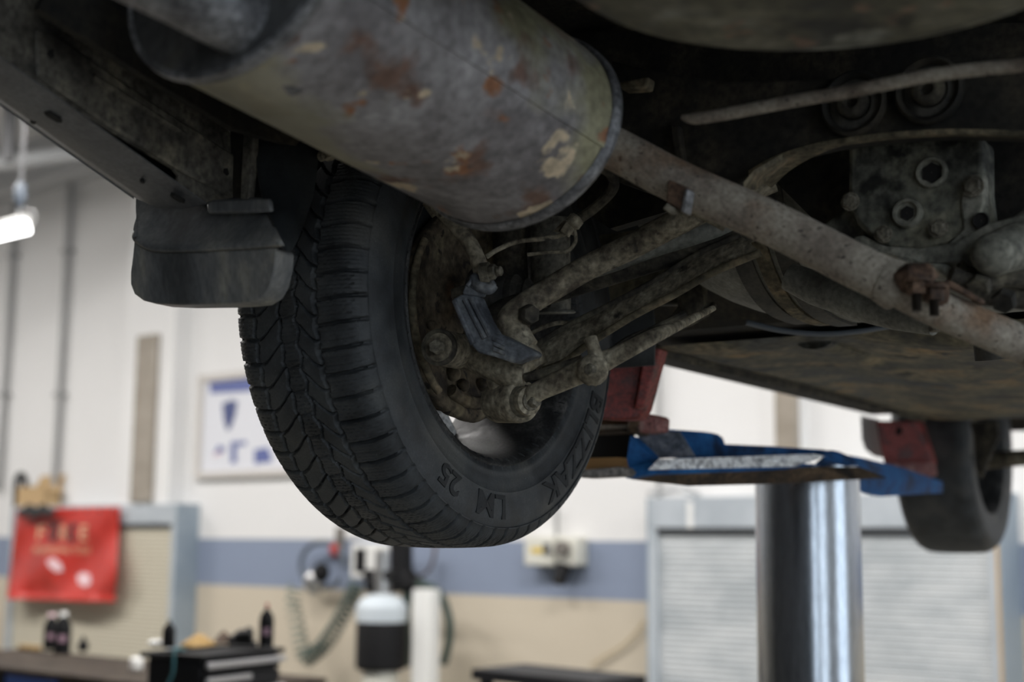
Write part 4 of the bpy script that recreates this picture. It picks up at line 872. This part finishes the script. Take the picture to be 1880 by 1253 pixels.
def tire_mesh(name, cf, yaw_f, yaw_r, n, ncol, par, detail=True):
    wt = np.linspace(-.094, .094, ncol)
    side = [(.0985, .3015), (.1008, .2955), (.1026, .2945), (.1026, .293), (.1008, .292), (.1034, .2855), (.1046, .276), (.1049, .268), (.1042, .258), (.1028, .248), (.1031, .2462), (.1018, .2448), (.1005, .237), (.0985, .228), (.0972, .2215), (.0978, .2195), (.0965, .217), (.094, .211), (.089, .2075), (.080, .206)]
    rt = R0 - .0035 * (np.abs(wt) / .094) ** 2 - .0095 * np.clip((np.abs(wt) - .066) / .028, 0, 1) ** 2.2
    ws = np.concatenate([[-a for a, b in side[::-1]], wt, [a for a, b in side]])
    rs = np.concatenate([[b for a, b in side[::-1]], rt, [b for a, b in side]])
    th = np.arange(n) * 2 * PI / n
    TH_, WS = np.meshgrid(th, ws, indexing='ij'); RS = np.tile(rs, (n, 1))
    if detail:
        inn = np.abs(WS) <= .094001
        dep = tread_depth(TH_, np.clip(WS / .094, -1, 1)) * .007
        RS = RS - np.where(inn, dep, 0)
        # shoulder lugs run a little onto the sidewall
        sh = (np.abs(WS) > .094) & (RS > .293)
        P = 66; p = TH_ * P / (2 * PI) + np.where(WS > 0, .5 - .22 * .56, -.25)
        f = p - np.floor(p); f = np.minimum(f, 1 - f)
        WS = WS - np.sign(WS) * np.where(sh, np.clip(1.5 - f / .065 * .9, 0, 1) * .0035, 0)
    X = np.array(cf)[None, None, :] + RS[..., None] * (np.sin(TH_)[..., None] * np.array(yaw_f) + np.cos(TH_)[..., None] * np.array((0, 0, 1.0))) + WS[..., None] * np.array(yaw_r)
    nc = len(ws); vs = X.reshape(-1, 3) - np.array(ROOT[par.name])
    i = np.arange(n)[:, None]; j = np.arange(nc - 1)[None, :]
    a = i * nc + j; b = ((i + 1) % n) * nc + j
    fc = np.stack([a, a + 1, b + 1, b], -1).reshape(-1, 4)
    me = bpy.data.meshes.new(name)
    me.vertices.add(len(vs)); me.vertices.foreach_set('co', vs.astype(np.float32).ravel())
    me.loops.add(fc.size); me.loops.foreach_set('vertex_index', fc.astype(np.int32).ravel())
    me.polygons.add(len(fc)); me.polygons.foreach_set('loop_start', (np.arange(len(fc)) * 4).astype(np.int32))
    me.update(calc_edges=True)
    return link(name, me, M['tire'], par, ROOT[par.name], 50)
tire = tire_mesh('tire', WC, AF, AR, 1380, 104, carE); lab(tire, 'dark winter tire with raised sidewall lettering')
# sidewall lettering, tops towards the tread, reading clockwise as seen from the inboard side
def side_text(body, size, phi0, rho0, w0, sx=1.0):
    vs, fs = text_mesh(body, size, True); prof_ = [(.2195, .0978), (.228, .0985), (.237, .1005), (.247, .1025), (.258, .1042), (.268, .1049), (.276, .1046), (.285, .1032), (.292, .1018)]
    def wof(rho):
        for (a, wa), (b, wb) in zip(prof_, prof_[1:]):
            if rho <= b: return wa + (wb - wa) * (rho - a) / (b - a)
        return .101
    def P3(v, o_):
        rho = rho0 + v.y; ph = phi0 + v.x * sx / rho0
        return WC + (AF * math.sin(ph) + AU * math.cos(ph)) * rho + AR * (wof(rho) + o_)
    mm = MB(); n_ = len(vs); mm.add([P3(v, .0018) for v in vs] + [P3(v, -.001) for v in vs], fs)
    # rim walls
    from collections import Counter
    ed = Counter(); 
    for q in fs:
        for k in range(len(q)): ed[tuple(sorted((q[k], q[(k + 1) % len(q)])))] += 1
    mm.f += [(a, b, b + n_, a + n_) for (a, b), k in ed.items() if k == 1]
    return mm.build('sidewall_lettering', M['letter'], tire, smooth=0)
side_text('BLIZZAK', .044, math.radians(110), .251, 0, 1.2)
side_text('LM', .044, math.radians(179), .251, 0, 1.2)
side_text('25', .040, math.radians(203), .252, 0, 1.15)

# rim
m = MB(); m.rev([(.2105, .0885), (.2125, .0935), (.2095, .0965), (.205, .094), (.202, .086), (.196, .078), (.192, .05), (.186, .02), (.186, -.05), (.198, -.085), (.208, -.094), (.2125, -.092), (.205, -.088), (.19, -.05), (.19, .02), (.198, .075)], WC, AR, 96, closed=True, x=AU); rim = m.build('wheel_rim', M['rimdark'], carE, smooth=50)
for k in range(6):
    a0 = 2 * PI * k / 6 + math.radians(31); m = MB()
    def sp(rho, da, w): 
        ph = a0 + da; return WC + (AF * math.sin(ph) + AU * math.cos(ph)) * rho + AR * w
    m.loft([[sp(rho, -h / rho, w0_), sp(rho, h / rho, w0_), sp(rho, h * .75 / rho, w1_), sp(rho, -h * .75 / rho, w1_)] for rho, h, w0_, w1_ in ((.06, .022, -.088, -.03), (.1, .016, -.095, -.045), (.15, .016, -.092, -.05), (.187, .021, -.086, -.045))]); m.build('spoke', M['alloy'], rim, bevel=.004)
m = MB(); m.rev([(.0005, -.09), (.065, -.088), (.07, -.03), (.0005, -.03)], WC, AR, 40); m.build('wheel_hub', M['alloy'], rim)
# brake
m = MB(); m.rev([(.0005, .045), (.05, .045), (.075, .04), (.1, .046), (.128, .05), (.138, .054), (.146, .05), (.147, .04), (.144, .036), (.138, .036), (.135, -.02), (.0005, -.02)], WC + AU * -.003, AR, 72, x=AU)
bpz = m.build('brake_backing_plate', M['backplate'], carE, smooth=50)
dsp = bpz.modifiers.new('d', 'SUBSURF'); dsp.levels = 2; dsp.render_levels = 2
tx = bpy.data.textures.new('mud', 'CLOUDS'); tx.noise_scale = .03; dm = bpz.modifiers.new('mud', 'DISPLACE'); dm.texture = tx; dm.strength = .007; dm.mid_level = .5; dm.texture_coords = 'LOCAL'
def bp3(rho, phi, w): return WC + (AF * math.sin(phi) + AU * math.cos(phi)) * rho + AR * w
for ph, rho, r_ in ((3.6, .10, .010), (3.35, .105, .009), (2.9, .1, .009), (4.4, .1, .007)):
    q = bp3(rho, ph, .05); m = MB(); m.ball(q, r_, r_, r_, 14, .05); m.build('plate_stud', M['backplate'], bpz, smooth=60)
m = MB(); m.loft([[bp3(r_, 4.75 + 2.6 * k / 24, w_) for k in range(25)] for r_, w_ in ((.130, .026), (.16, .03), (.183, .024), (.183, .020), (.130, .020))], cap=False, closed=False); m.build('dark_gap_plate', M['liner'], bpz, smooth=60)  # added dark plate, blacks out the lit gap between backing plate and rim
m = MB(); m.tube([bp3(.1425, 3.75 + 1.55 * k / 24, .0535) for k in range(25)], .0055, 8); m.build('plate_rim', M['flange'], bpz, smooth=60)
m = MB(); m.tube([bp3(.07 + .055, 3.1 + t, .053) for t in [k * .09 - .5 for k in range(12)]], .009, 10); m.build('mud_lip', M['backplate'], bpz, smooth=60)

# ---- knuckle / hub carrier
kn = empty_mesh = None
m = MB()
m.cyl(W(806, 638, 1.735), W(846, 646, 1.80), .0225, 28, ch=.004); m.cyl(W(846, 646, 1.80), W(880, 655, 1.84), .021, 24, r2=.02)
m.tube(WP([(846, 648, 1.80), (880, 660, 1.79), (915, 676, 1.775), (945, 690, 1.76), (965, 690, 1.755)]), [.018, .019, .02, .019, .015], 18)
m.tube(WP([(905, 660, 1.79), (915, 690, 1.78), (922, 712, 1.78), (930, 735, 1.785)]), [.018, .017, .016, .02], 18)
m.tube(WP([(885, 620, 1.86), (905, 640, 1.83), (930, 665, 1.79), (955, 690, 1.77)]), [.03, .026, .022, .016], 16)
kn = m.build('wheel_knuckle', M['dirtmetal'], carE, smooth=60)
q = W(806, 638, 1.735); bx = (W(806, 638, 1.735) - W(846, 646, 1.80)).normalized()
m = MB(); m.rev([(.0228, -.004), (.0228, .002), (.019, .003), (.016, -.004), (.0005, -.004)], q, bx, 28); m.build('bushing_face', M['dirtdark'], kn, smooth=50)
m = MB(); m.hexn(q - bx * .003, bx, .0095, .016); m.build('bushing_bolt', M['bolt'], kn, smooth=25)
m = MB(); m.cyl(W(945, 690, 1.765), W(958, 703, 1.76), .008, 14); m.build('clevis_pin', M['dirtmetal'], kn)
# big bushing eye (axis inboard)
q = W(962, 737, 1.75); axb = (AR * .86 - AF * .35 + AU * -.05).normalized()
m = MB(); m.rev([(.0235, -.062), (.0262, -.055), (.027, -.01), (.0262, -.004), (.0245, -.002)], q, axb, 36, cap=True); eye = m.build('bushing_eye', M['dirtmetal'], kn, smooth=50)
m = MB(); m.rev([(.0245, -.002), (.0235, -.006), (.0215, -.006), (.0205, .0), (.018, .003), (.0125, .003)], q, axb, 36); m.build('bushing_rubber', M['dirtdark'], kn, smooth=40)
# ---- trailing link with its bolted end
m = MB(); m.rev([(.0175, .001), (.0185, .004), (.0175, .012), (.012, .013), (.0005, .013)], q, axb, 32)
m.tube(WP([(968, 733, 1.745), (990, 718, 1.73), (1020, 704, 1.72), (1060, 686, 1.71), (1090, 672, 1.70), (1130, 654, 1.69), (1200, 618, 1.68), (1245, 598, 1.72), (1310, 566, 1.84)]), [.0135, .0125, .0135, .0145, .0155, .0115, .0095, .0065, .004], 18, flat=(1, .8))
tlk = m.build('trailing_link', M['dirtmetal'], carE, smooth=60)
m = MB(); m.rev([(.012, .012), (.012, .016), (.0095, .017)], q, axb, 24, cap=True); m.hexn(q + axb * .016 , axb, .0085, .012); m.build('link_bolt', M['bolt'], tlk, smooth=25)
m = MB(); m.ball(W(1088, 680, 1.685), .019, .017, .019, 18, .05); m.build('bracket_boss', M['dirtmetal'], tlk, smooth=60)
m = MB(); m.tube(WP([(1084, 622, 1.70), (1090, 640, 1.695), (1096, 660, 1.69), (1104, 674, 1.69)]), [.0085, .008, .0095, .007], 12); m.build('link_bracket', M['dirtmetal'], tlk, smooth=60)
m = MB(); m.hexn(W(1087, 680, 1.672), -AF, .0075, .009); m.build('bracket_bolt', M['bolt'], tlk, smooth=25)
m = MB(); m.tube(WP([(1110, 655, 1.71), (1200, 604, 1.705), (1260, 575, 1.70)]), .004, 8); m.tube(WP([(965, 694, 1.745), (1010, 684, 1.73), (1070, 660, 1.72)]), [.006, .008, .006], 10); m.build('link_rail', M['dirtdark'], tlk)
# ---- lower lateral arm: pressed channel
m = MB(); top_ = [(975, 640), (1040, 600), (1120, 560), (1200, 517), (1280, 468), (1360, 432)]; bot_ = [(985, 684), (1035, 666), (1075, 636), (1160, 582), (1240, 540), (1310, 500), (1396, 464)]
TP = spl([W(x, y, 1.83 - (x - 975) / 421 * .1) for x, y in top_], 8); BT = spl([W(x, y, 1.80 - (x - 985) / 411 * .1) for x, y in bot_], 8)
N_ = 48
def rs(l, n): return [l[int(i * (len(l) - 1) / (n - 1))] for i in range(n)]
TP = rs(TP, N_); BT = rs(BT, N_)
rings = []
for a, b in zip(TP, BT):
    mid = (a + b) / 2; out = (CAM - mid).normalized()
    rings.append([a + out * .004, a.lerp(b, .35) + out * .012, a.lerp(b, .7) + out * .010, b + out * .013, b - out * .012, a - out * .02])
m.loft(rings); arm = m.build('lateral_arm', M['dirtmetal'], carE, smooth=40)
m = MB(); m.tube([b + (CAM - b).normalized() * .012 for b in BT[2:]], .0048, 10, flat=(1, 1)); m.build('arm_flange', M['flange'], arm, smooth=60)
m = MB(); m.tube([a + (CAM - a).normalized() * .006 for a in TP], .0042, 10); m.build('arm_flange', M['dirtdark'], arm, smooth=60)
m = MB(); m.tube([W(960, 652, 1.78), W(985, 662, 1.79), W(990, 672, 1.79)], [.018, .016, .012], 14); m.build('arm_eye', M['dirtmetal'], arm, smooth=60)
# ---- stabiliser bar and companion link
m = MB(); m.tube(WP([(972, 640, 1.71), (955, 622, 1.715), (936, 596, 1.72), (940, 580, 1.72), (965, 560, 1.725), (1010, 532, 1.73), (1080, 491, 1.73), (1160, 452, 1.72), (1250, 405, 1.70), (1330, 366, 1.69), (1420, 330, 1.68)]), [.013, .0165, .0155, .0155, .0155, .0155, .0155, .016, .016, .016, .015], 20); sb = m.build('stabilizer_bar', M['dirtmetal'], carE, smooth=60)
m = MB(); m.prism([W(948, 640, 1.695), (W(968, 626, 1.7)), W(982, 645, 1.695), W(976, 660, 1.69), W(955, 664, 1.69), W(940, 652, 1.695)], AF * .022); m.build('bar_end', M['dirtmetal'], sb, bevel=.005)
m = MB(); m.hexn(W(966, 578, 1.71), CR * .5 - CF, .0125, .016); m.build('bar_nut', M['dirtdark'], sb, smooth=60)
m = MB(); m.tube(WP([(1060, 510, 1.80), (1120, 486, 1.79), (1200, 452, 1.78), (1320, 420, 1.76), (1400, 395, 1.75)]), [.007, .011, .015, .0165, .016], 18); m.build('upper_link', M['tank'], carE, smooth=60)
m = MB(); m.tube(WP([(896, 592, 1.79), (925, 572, 1.79), (960, 556, 1.79)]), [.016, .016, .014], 14); m.build('link_stub', M['dirtdark'], carE)
# ---- sway bar end link (ribbed plastic)
def flatw(pts, d0, d1):
    ys = [y for x, y in pts]; return [W(x, y, d0 + (d1 - d0) * (y - 495) / 170) for x, y in pts]
m = MB(); m.prism(flatw([(830, 549), (847, 540), (873, 543), (891, 586), (907, 611), (924, 617), (980, 645), (981, 653), (940, 667), (906, 655), (877, 648), (863, 632), (831, 560)], 1.70, 1.68), AF * .02)
m.prism(flatw([(847, 541), (853, 524), (870, 498), (884, 500), (898, 520), (880, 531), (874, 544)], 1.70, 1.68), AF * .02)
el = m.build('end_link', M['greyplastic'], carE, bevel=.004, seg=3); lab(el, 'blue-grey plastic end link')
for pts in (((853, 550), (890, 622)), ((864, 548), (900, 618)), ((834, 552), (868, 632))):
    m = MB(); m.tube(flatw(pts, 1.698, 1.678), [.0032, .0036], 8); m.build('link_rib', M['greyplastic'], el)
for pts in (((905, 622), (922, 630)), ((907, 631), (926, 640)), ((906, 641), (928, 650)), ((858, 526), (874, 505)), ((868, 530), (884, 512))):
    m = MB(); m.tube(flatw(pts, 1.698, 1.678), .0028, 8); m.build('link_rib', M['greyplastic'], el)
m = MB(); m.tube(WP([(870, 508, 1.70), (880, 524, 1.692), (898, 530, 1.69), (908, 522, 1.69)]), [.006, .0075, .0075, .006], 12); m.build('link_cup', M['greyplastic'], el)
m = MB(); m.tube(WP([(840, 528, 1.74), (845, 545, 1.74), (842, 560, 1.74)]), [.009, .012, .008], 12); m.build('dirt_lump', M['dirtdark'], el)
# ---- brake hose arm (curved rod)
m = MB(); m.tube(WP([(780, 352, 1.75), (800, 378, 1.735), (830, 408, 1.725), (858, 440, 1.715), (874, 470, 1.71), (884, 496, 1.705), (893, 506, 1.70)]), [.007, .008, .0088, .0095, .0098, .0105, .009], 18); ca = m.build('curved_rod', M['dirtmetal'], carE, smooth=60)
q = W(893, 501, 1.69); axq = (CR * .95 + CU * .1 - CF * .3).normalized(); m = MB(); m.cyl(q - axq * .006, q + axq * .004, .0125, 20); m.hexn(q + axq * .004, axq, .0095, .008); m.cyl(q + axq * .012, q + axq * .02, .006, 14, ch=.002); m.build('rod_nut', M['bolt'], ca, smooth=30)
m = MB(); m.tube(WP([(780, 372, 1.76), (790, 386, 1.76), (798, 397, 1.76)]), .004, 8); m.build('thin_clip', M['dirtmetal'], ca)
# ---- damper
a = W(1010, 400, 1.97); b = W(1012, 574, 1.97)
m = MB(); m.rev([(.0275, 0), (.0275, .001), (.0275, (a - b).length)], b, a - b, 32, cap=True); dp = m.build('damper', M['shock'], carE, smooth=50)
m = MB(); m.rev([(.031, -.002), (.0345, 0), (.031, .003)], b, a - b, 32, cap=True); m.build('spring_seat', M['tank'], dp)
m = MB(); m.cyl(W(935, 420, 1.98), W(940, 560, 1.98), .024, 20); m.build('damper_dark_tube', M['dirtdark'], dp)
# ---- cv boot
q = W(940, 548, 1.86); m = MB()
axv = (AR * .95 + AF * .2).normalized()
m.rev([(.043, -.05), (.046, -.03), (.047, -.025), (.036, -.018), (.034, -.008), (.030, -.002), (.031, .008), (.023, .014), (.023, .02), (.0255, .024), (.017, .030), (.015, .05)], q, axv, 36); m.build('axle_boot', M['rubber'], carE, smooth=30)
m = MB(); m.tube([q + axv * .04, car(.02, .5, .08)], .0135, 18); m.build('drive_shaft', M['dirtdark'], carE)
# ---- brake lines
for pts, rr in (([(893, 472, 1.72), (915, 458, 1.72), (950, 444, 1.72), (1000, 438, 1.72), (1036, 430, 1.72), (1046, 414, 1.72)], .003), ([(968, 468, 1.73), (1010, 463, 1.73), (1040, 462, 1.73), (1056, 445, 1.73), (1055, 425, 1.73), (1046, 410, 1.73)], .0024), ([(1046, 410, 1.72), (1066, 400, 1.72), (1100, 375, 1.70), (1126, 345, 1.68), (1122, 320, 1.66), (1100, 305, 1.66)], .0065), ([(970, 615, 1.84), (1000, 600, 1.84), (1030, 593, 1.84), (1060, 598, 1.84)], .003)):
    m = MB(); m.tube(WP(pts), rr, 10); m.build('brake_line', M['dirtmetal'] if rr < .006 else M['dirtdark'], carE)
m = MB(); m.hexn(W(1035, 430, 1.72), (W(1050, 408, 1.72) - W(1035, 430, 1.72)), .008, .014); m.cyl(W(1048, 416, 1.72), W(1062, 398, 1.72), .010, 14, ch=.003); m.build('line_fitting', M['dirtmetal'], carE, smooth=25)
m = MB(); m.prism([W(1015, 425, 1.75), W(1035, 405, 1.75), W(1060, 412, 1.75), W(1052, 432, 1.75)], AF * .004); m.build('line_bracket', M['dirtmetal'], carE)
# strip between lateral arm and exhaust, pale thin rail
m = MB(); m.tube(WP([(1100, 300, 1.6), (1150, 320, 1.6), (1240, 372, 1.6), (1330, 420, 1.6)]), .0035, 8); m.build('thin_rail', M['dirtmetal'], carE)
m = MB(); m.prism([PL(x, y, 'f', .34) for x, y in ((1095, 400), (1180, 380), (1290, 400), (1290, 560), (1200, 560), (1105, 590))], AF * .02); m.build('trailing_crossmember', M['floorpan'], carE, bevel=.004)

# ---- rear quarter, bumper lip, mud flap
o0 = PL(250, 365, 'r', -.10); o1 = PL(0, 190, 'r', -.10); i0 = PL(380, 375, 'r', .0); i1 = PL(0, 105, 'r', .0)
o2 = o0 + (o1 - o0) * 2.0; i2 = i0 + (i1 - i0) * 1.9
m = MB(); rings = []
for k in range(21):
    t = k / 20; a = o0.lerp(o2, t); b = i0.lerp(i2, t); sag = AU * -.012
    rings.append([a + AU * .02 - AR * .003, a, a.lerp(b, .33) + sag * .8, a.lerp(b, .66) + sag * .7, b, b + AU * .0012, a.lerp(b, .5) + AU * .012])
m.loft(rings); bl = m.build('bumper_lip', M['bumper'], carE, smooth=60)
m = MB(); m.loft([[o0.lerp(o2, k / 10) - AR * .004 + AU * .0, o0.lerp(o2, k / 10) - AR * .03 + AU * .12, car(-.42 - .55 * k / 10, -.118, .7), car(-.42 - .55 * k / 10, -.10, .7), o0.lerp(o2, k / 10) + AU * .03 + AR * .0] for k in range(11)]); m.build('quarter_panel', M['paint'], carE, smooth=60)
def lipdot(px, py, w_, h_, ang_):
    q = PL(px, py, 'r', -.05); q = q; 
    t = ray(px, py)
    dd = (o0.lerp(o2, .3) - CAM).dot(CF)
    return
def lip_point(px, py):
    # nearest crossing of the viewing ray with the lip's underside plane
    n_ = (o1 - o0).cross(i0 - o0).normalized(); r_ = ray(px, py); t = (o0 - CAM).dot(n_) / r_.dot(n_); return CAM + r_ * t, n_
def lip_hole(pts, name='drain_slot'):
    q = [lip_point(*p)[0] for p in pts]; n_ = lip_point(*pts[0])[1]
    if n_.dot(CAM - q[0]) < 0: n_ = -n_
    q = [CAM + ray(*p) * ((o0 + n_ * .0108 - CAM).dot(n_) / ray(*p).dot(n_)) for p in pts]
    m = MB(); m.prism(q, n_ * -.004); m.build(name, M['darkgap'], bl, smooth=0)
lip_hole([(80, 207), (90, 207), (110, 219), (113, 226), (104, 225), (84, 213)])
lip_hole([(55, 223), (66, 225), (64, 229), (56, 227)])
lip_hole([(256, 332), (264, 334), (265, 338), (258, 336)])
lip_hole([(312, 359), (320, 360), (337, 371), (338, 374), (328, 371), (316, 364)])
# inner panel
pan = [(-120, 20), (0, 105), (155, 215), (172, 222), (318, 310), (328, 322), (326, 337), (380, 375), (424, 370), (430, 330), (434, 250), (400, 226), (250, 120), (150, 40), (80, -20), (-60, -80)]
m = MB(); m.prism([PL(x, y, 'r', -.004) for x, y in pan], AR * -.004); pnl = m.build('inner_panel', M['panel'], carE, smooth=0)
m = MB(); m.prism([PL(x, y, 'r', -.004) for x, y in ((60, 55), (90, 60), (260, 180), (400, 270), (432, 290), (424, 366), (330, 318), (180, 225), (62, 140))], AR * .006); m.build('raised_pressing', M['panel'], pnl, bevel=.004)
m = MB(); m.tube([PL(x, y, 'r', .002) for x, y in ((170, 140), (250, 190), (340, 248))], .0035, 8); m.build('pressed_bead', M['panel'], pnl)
for pts in ([(88, 92), (97, 90), (99, 104), (93, 108), (86, 101)], [(411, 310), (417, 309), (420, 320), (416, 323), (410, 317)]):
    m = MB(); m.prism([PL(x, y, 'r', .0022) for x, y in pts], AR * .0008); m.build('panel_hole', M['darkgap'], pnl, smooth=0)
m = MB(); m.prism([PL(x, y, 'r', -.06) for x, y in ((-150, -60), (60, 40), (170, 130), (480, 280), (480, 380), (320, 345), (160, 230), (-150, 60))], AR * .01); m.build('dark_backing', M['black'], pnl, smooth=0)  # black sheet stands in for the unlit space behind the slot
m = MB(); m.prism([PL(x, y, 'r', .05) for x, y in ((100, -60), (330, 120), (620, 270), (640, 300), (420, 240), (250, 140), (60, 20))], AR * .01); m.build('frame_rail', M['subframe'], carE, smooth=0)
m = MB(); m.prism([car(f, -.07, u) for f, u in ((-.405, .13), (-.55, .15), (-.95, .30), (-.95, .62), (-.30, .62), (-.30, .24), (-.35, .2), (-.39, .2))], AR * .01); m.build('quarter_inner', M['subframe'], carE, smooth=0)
# bracket strips beside the liner
m = MB(); m.prism([PL(x, y, 'f', -.43) for x, y in ((446, 236), (466, 236), (463, 300), (456, 366), (440, 366), (443, 300))], AF * .01); m.build('flap_bracket', M['panel'], carE, bevel=.002)
m = MB(); m.prism([PL(x, y, 'f', -.42) for x, y in ((422, 226), (446, 232), (437, 366), (428, 366))], AF * .006); m.build('bracket_flange', M['subframe'], carE)
# mud flap
FF = -.45
def fp_(pts, f=FF): return [PL(x, y, 'f', f) for x, y in pts]
m = MB()   # upper inclined face (lofted rows top to bottom)
rowA = [(252, 364), (262, 367), (300, 375), (330, 378), (378, 373), (440, 366), (492, 366)]
rowB = [(250, 400), (256, 405), (290, 415), (340, 420), (380, 418), (440, 410), (500, 400)]
rowC = [(246, 432), (252, 445), (280, 460), (340, 461), (400, 458), (460, 455), (521, 450)]
rows = [[PL(x, y, 'f', f) for x, y in rr] for rr, f in ((rowA, -.425), (rowB, -.44), (rowC, -.462))]
rows = [spl(r, 5) for r in rows]; rows = [list(c_) for c_ in zip(*[spl(list(col), 4) for col in zip(*rows)])]
m.loft(rows, cap=False, closed=False); fl = m.build('mud_flap', M['flap'], carE, smooth=60); lab(fl, 'black rubber mud flap behind the wheel')
so = fl.modifiers.new('s', 'SOLIDIFY'); so.thickness = .006; so.offset = 0
m = MB(); pl_ = [(246, 438), (243, 470), (239, 500), (239, 522), (246, 540), (262, 552), (285, 558), (330, 560), (400, 559), (450, 557), (482, 554), (505, 542), (520, 520), (528, 490), (531, 460), (526, 455), (470, 456), (400, 459), (340, 462), (285, 461), (258, 453)]
m.prism([PL(x - 24 * max(0, (x - 400) / 131), y, 'f', -.458 + .012 * ((y - 450) / 100)) for x, y in pl_], AF * .03); m.build('lower_flap', M['flap'], fl, bevel=.012, seg=4)
m = MB(); m.prism(fp_([(378, 370), (392, 366), (490, 364), (494, 366), (496, 388), (440, 391), (380, 392)], -.458), AF * .008); m.build('top_strip', M['flap'], fl, bevel=.003)
m = MB(); rows = [[PL(x, y, 'f', f) for x, y, f in rr] for rr in ([(466, 252, -.42), (478, 340, -.43), (496, 390, -.445), (522, 450, -.46), (532, 461, -.46)], [(520, 250, -.39), (530, 340, -.4), (540, 400, -.41), (545, 440, -.42), (536, 460, -.44)], [(588, 256, -.35), (578, 345, -.36), (564, 395, -.37), (548, 438, -.39), (536, 460, -.43)])]
rows = [spl(r, 5) for r in rows]; m.loft(rows, cap=False, closed=False); lnr = m.build('wheel_arch_liner', M['liner'], carE, smooth=60); so = lnr.modifiers.new('s', 'SOLIDIFY'); so.thickness = .004
m = MB(); m.tube([PL(x, y, 'f', -.352) for x, y in ((588, 288), (604, 284), (606, 292))], .006, 10); m.build('liner_clip', M['dirtmetal'], carE)
m = MB(); m.prism([PL(x, y, 'f', .02) for x, y in ((470, 150), (700, 200), (800, 330), (700, 420), (560, 420), (470, 360))], AF * .01)
m = MB(); m.loft([[car(-.385 * math.cos(t), r_, .385 * math.sin(t)) for t in [PI * (k / 30 * .9 + .13) for k in range(31)]] for r_ in (-.112, .13)], cap=False, closed=False)
o = m.build('inner_arch', M['liner'], carE, smooth=60); so = o.modifiers.new('s', 'SOLIDIFY'); so.thickness = .004
# ---- front wheel
FY = YAW + -.0539; FF_ = V((math.sin(FY), math.cos(FY), 0)); FR_ = V((math.cos(FY), -math.sin(FY), 0)); FC = car(2.5401, -.0234, -.008)
ft = tire_mesh('front_tire', FC, FF_, FR_, 360, 30, carE, False)
m = MB(); m.rev([(.2105, .0885), (.2125, .0935), (.2095, .0965), (.202, .086), (.194, .06), (.186, .02), (.186, -.085), (.0005, -.085), (.0005, -.07), (.17, -.06), (.178, .02), (.19, .08)], FC, FR_, 64, x=AU); m.build('front_rim', M['rimdark'], carE, smooth=50)
m = MB(); m.rev([(.0005, .03), (.06, .03), (.11, .045), (.135, .04), (.137, .02), (.0005, .01)], FC, FR_, 48); m.build('front_brake', M['dirtdark'], carE)
m = MB(); m.tube([FC + FR_ * .05 - AU * .06, car(2.45, .35, -.06), car(2.3, .7, .0)], [.025, .02, .03], 14); m.build('front_arm', M['dirtmetal'], carE)
m = MB(); m.prism([PL(x, y, 'f', 2.15) for x, y in ((1779, 775), (1830, 775), (1834, 800), (1800, 880), (1790, 860), (1786, 800))], AF * .02)
m.build('front_bracket', M['dirtdark'], carE, bevel=.004)
m = MB(); pts = [PL(x, y, 'f', 2.12) for x, y in ((1579, 762), (1612, 770), (1624, 800), (1624, 842), (1604, 838), (1588, 826), (1581, 806))]
m.prism(pts, AF * .01); lab(m.build('front_splash_guard', M['steelbeam'], carE, bevel=.003), 'grey splash guard ahead of the sill')

# ================================================================== LIGHT, WORLD, CAMERA
w = bpy.data.worlds.new('World'); S.world = w; w.use_nodes = True
bg = w.node_tree.nodes['Background']; bg.inputs[0].default_value = (.8, .9, 1.0, 1); bg.inputs[1].default_value = 2.7
def area(name, loc, rot, sx, sy, power, col, portal=False):
    l = bpy.data.lights.new(name, 'AREA'); l.shape = 'RECTANGLE'; l.size = sx; l.size_y = sy; l.energy = power; l.color = col
    if portal: l.cycles.is_portal = True
    o = bpy.data.objects.new(name, l); COL.objects.link(o); o.location = loc; o.rotation_euler = rot; return o
zrot = math.atan2(US.y, US.x)
p = area('bay_portal', room(SR + .05, 7.0, 2.15), (0, 0, 0), 11.0, 4.3, 1, (1, 1, 1), True)
p.rotation_euler = Matrix((tuple(UN), tuple(AU), tuple(US))).transposed().to_euler()
for i, (s, d) in enumerate(((-7.2, 3.4), (-3.7, 3.4), (-.4, 3.4), (2.6, 2.8), (6.5, 2.8))):
    area('ceiling_lamp', room(s, d, 4.55), (0, 0, zrot), 2.4, .3, 155, (1, .97, .94))

cd = bpy.data.cameras.new('Camera'); co = bpy.data.objects.new('Camera', cd); COL.objects.link(co); S.camera = co
cd.sensor_width = 36; cd.lens = FPX * 36 / 1880
co.matrix_world = Matrix(((CR.x, CU.x, -CF.x, CAM.x), (CR.y, CU.y, -CF.y, CAM.y), (CR.z, CU.z, -CF.z, CAM.z), (0, 0, 0, 1)))
cd.clip_start = .05; cd.clip_end = 100
cd.dof.use_dof = True; cd.dof.focus_distance = 1.82; cd.dof.aperture_fstop = 3.0
vs = S.view_settings; vs.view_transform = 'Standard'; vs.look = 'None'; vs.gamma = 1; vs.exposure = 0.0; vs.use_curve_mapping = False
S.cycles.use_denoising = True; S.cycles.max_bounces = 10; S.cycles.diffuse_bounces = 6; S.cycles.sample_clamp_indirect = 8
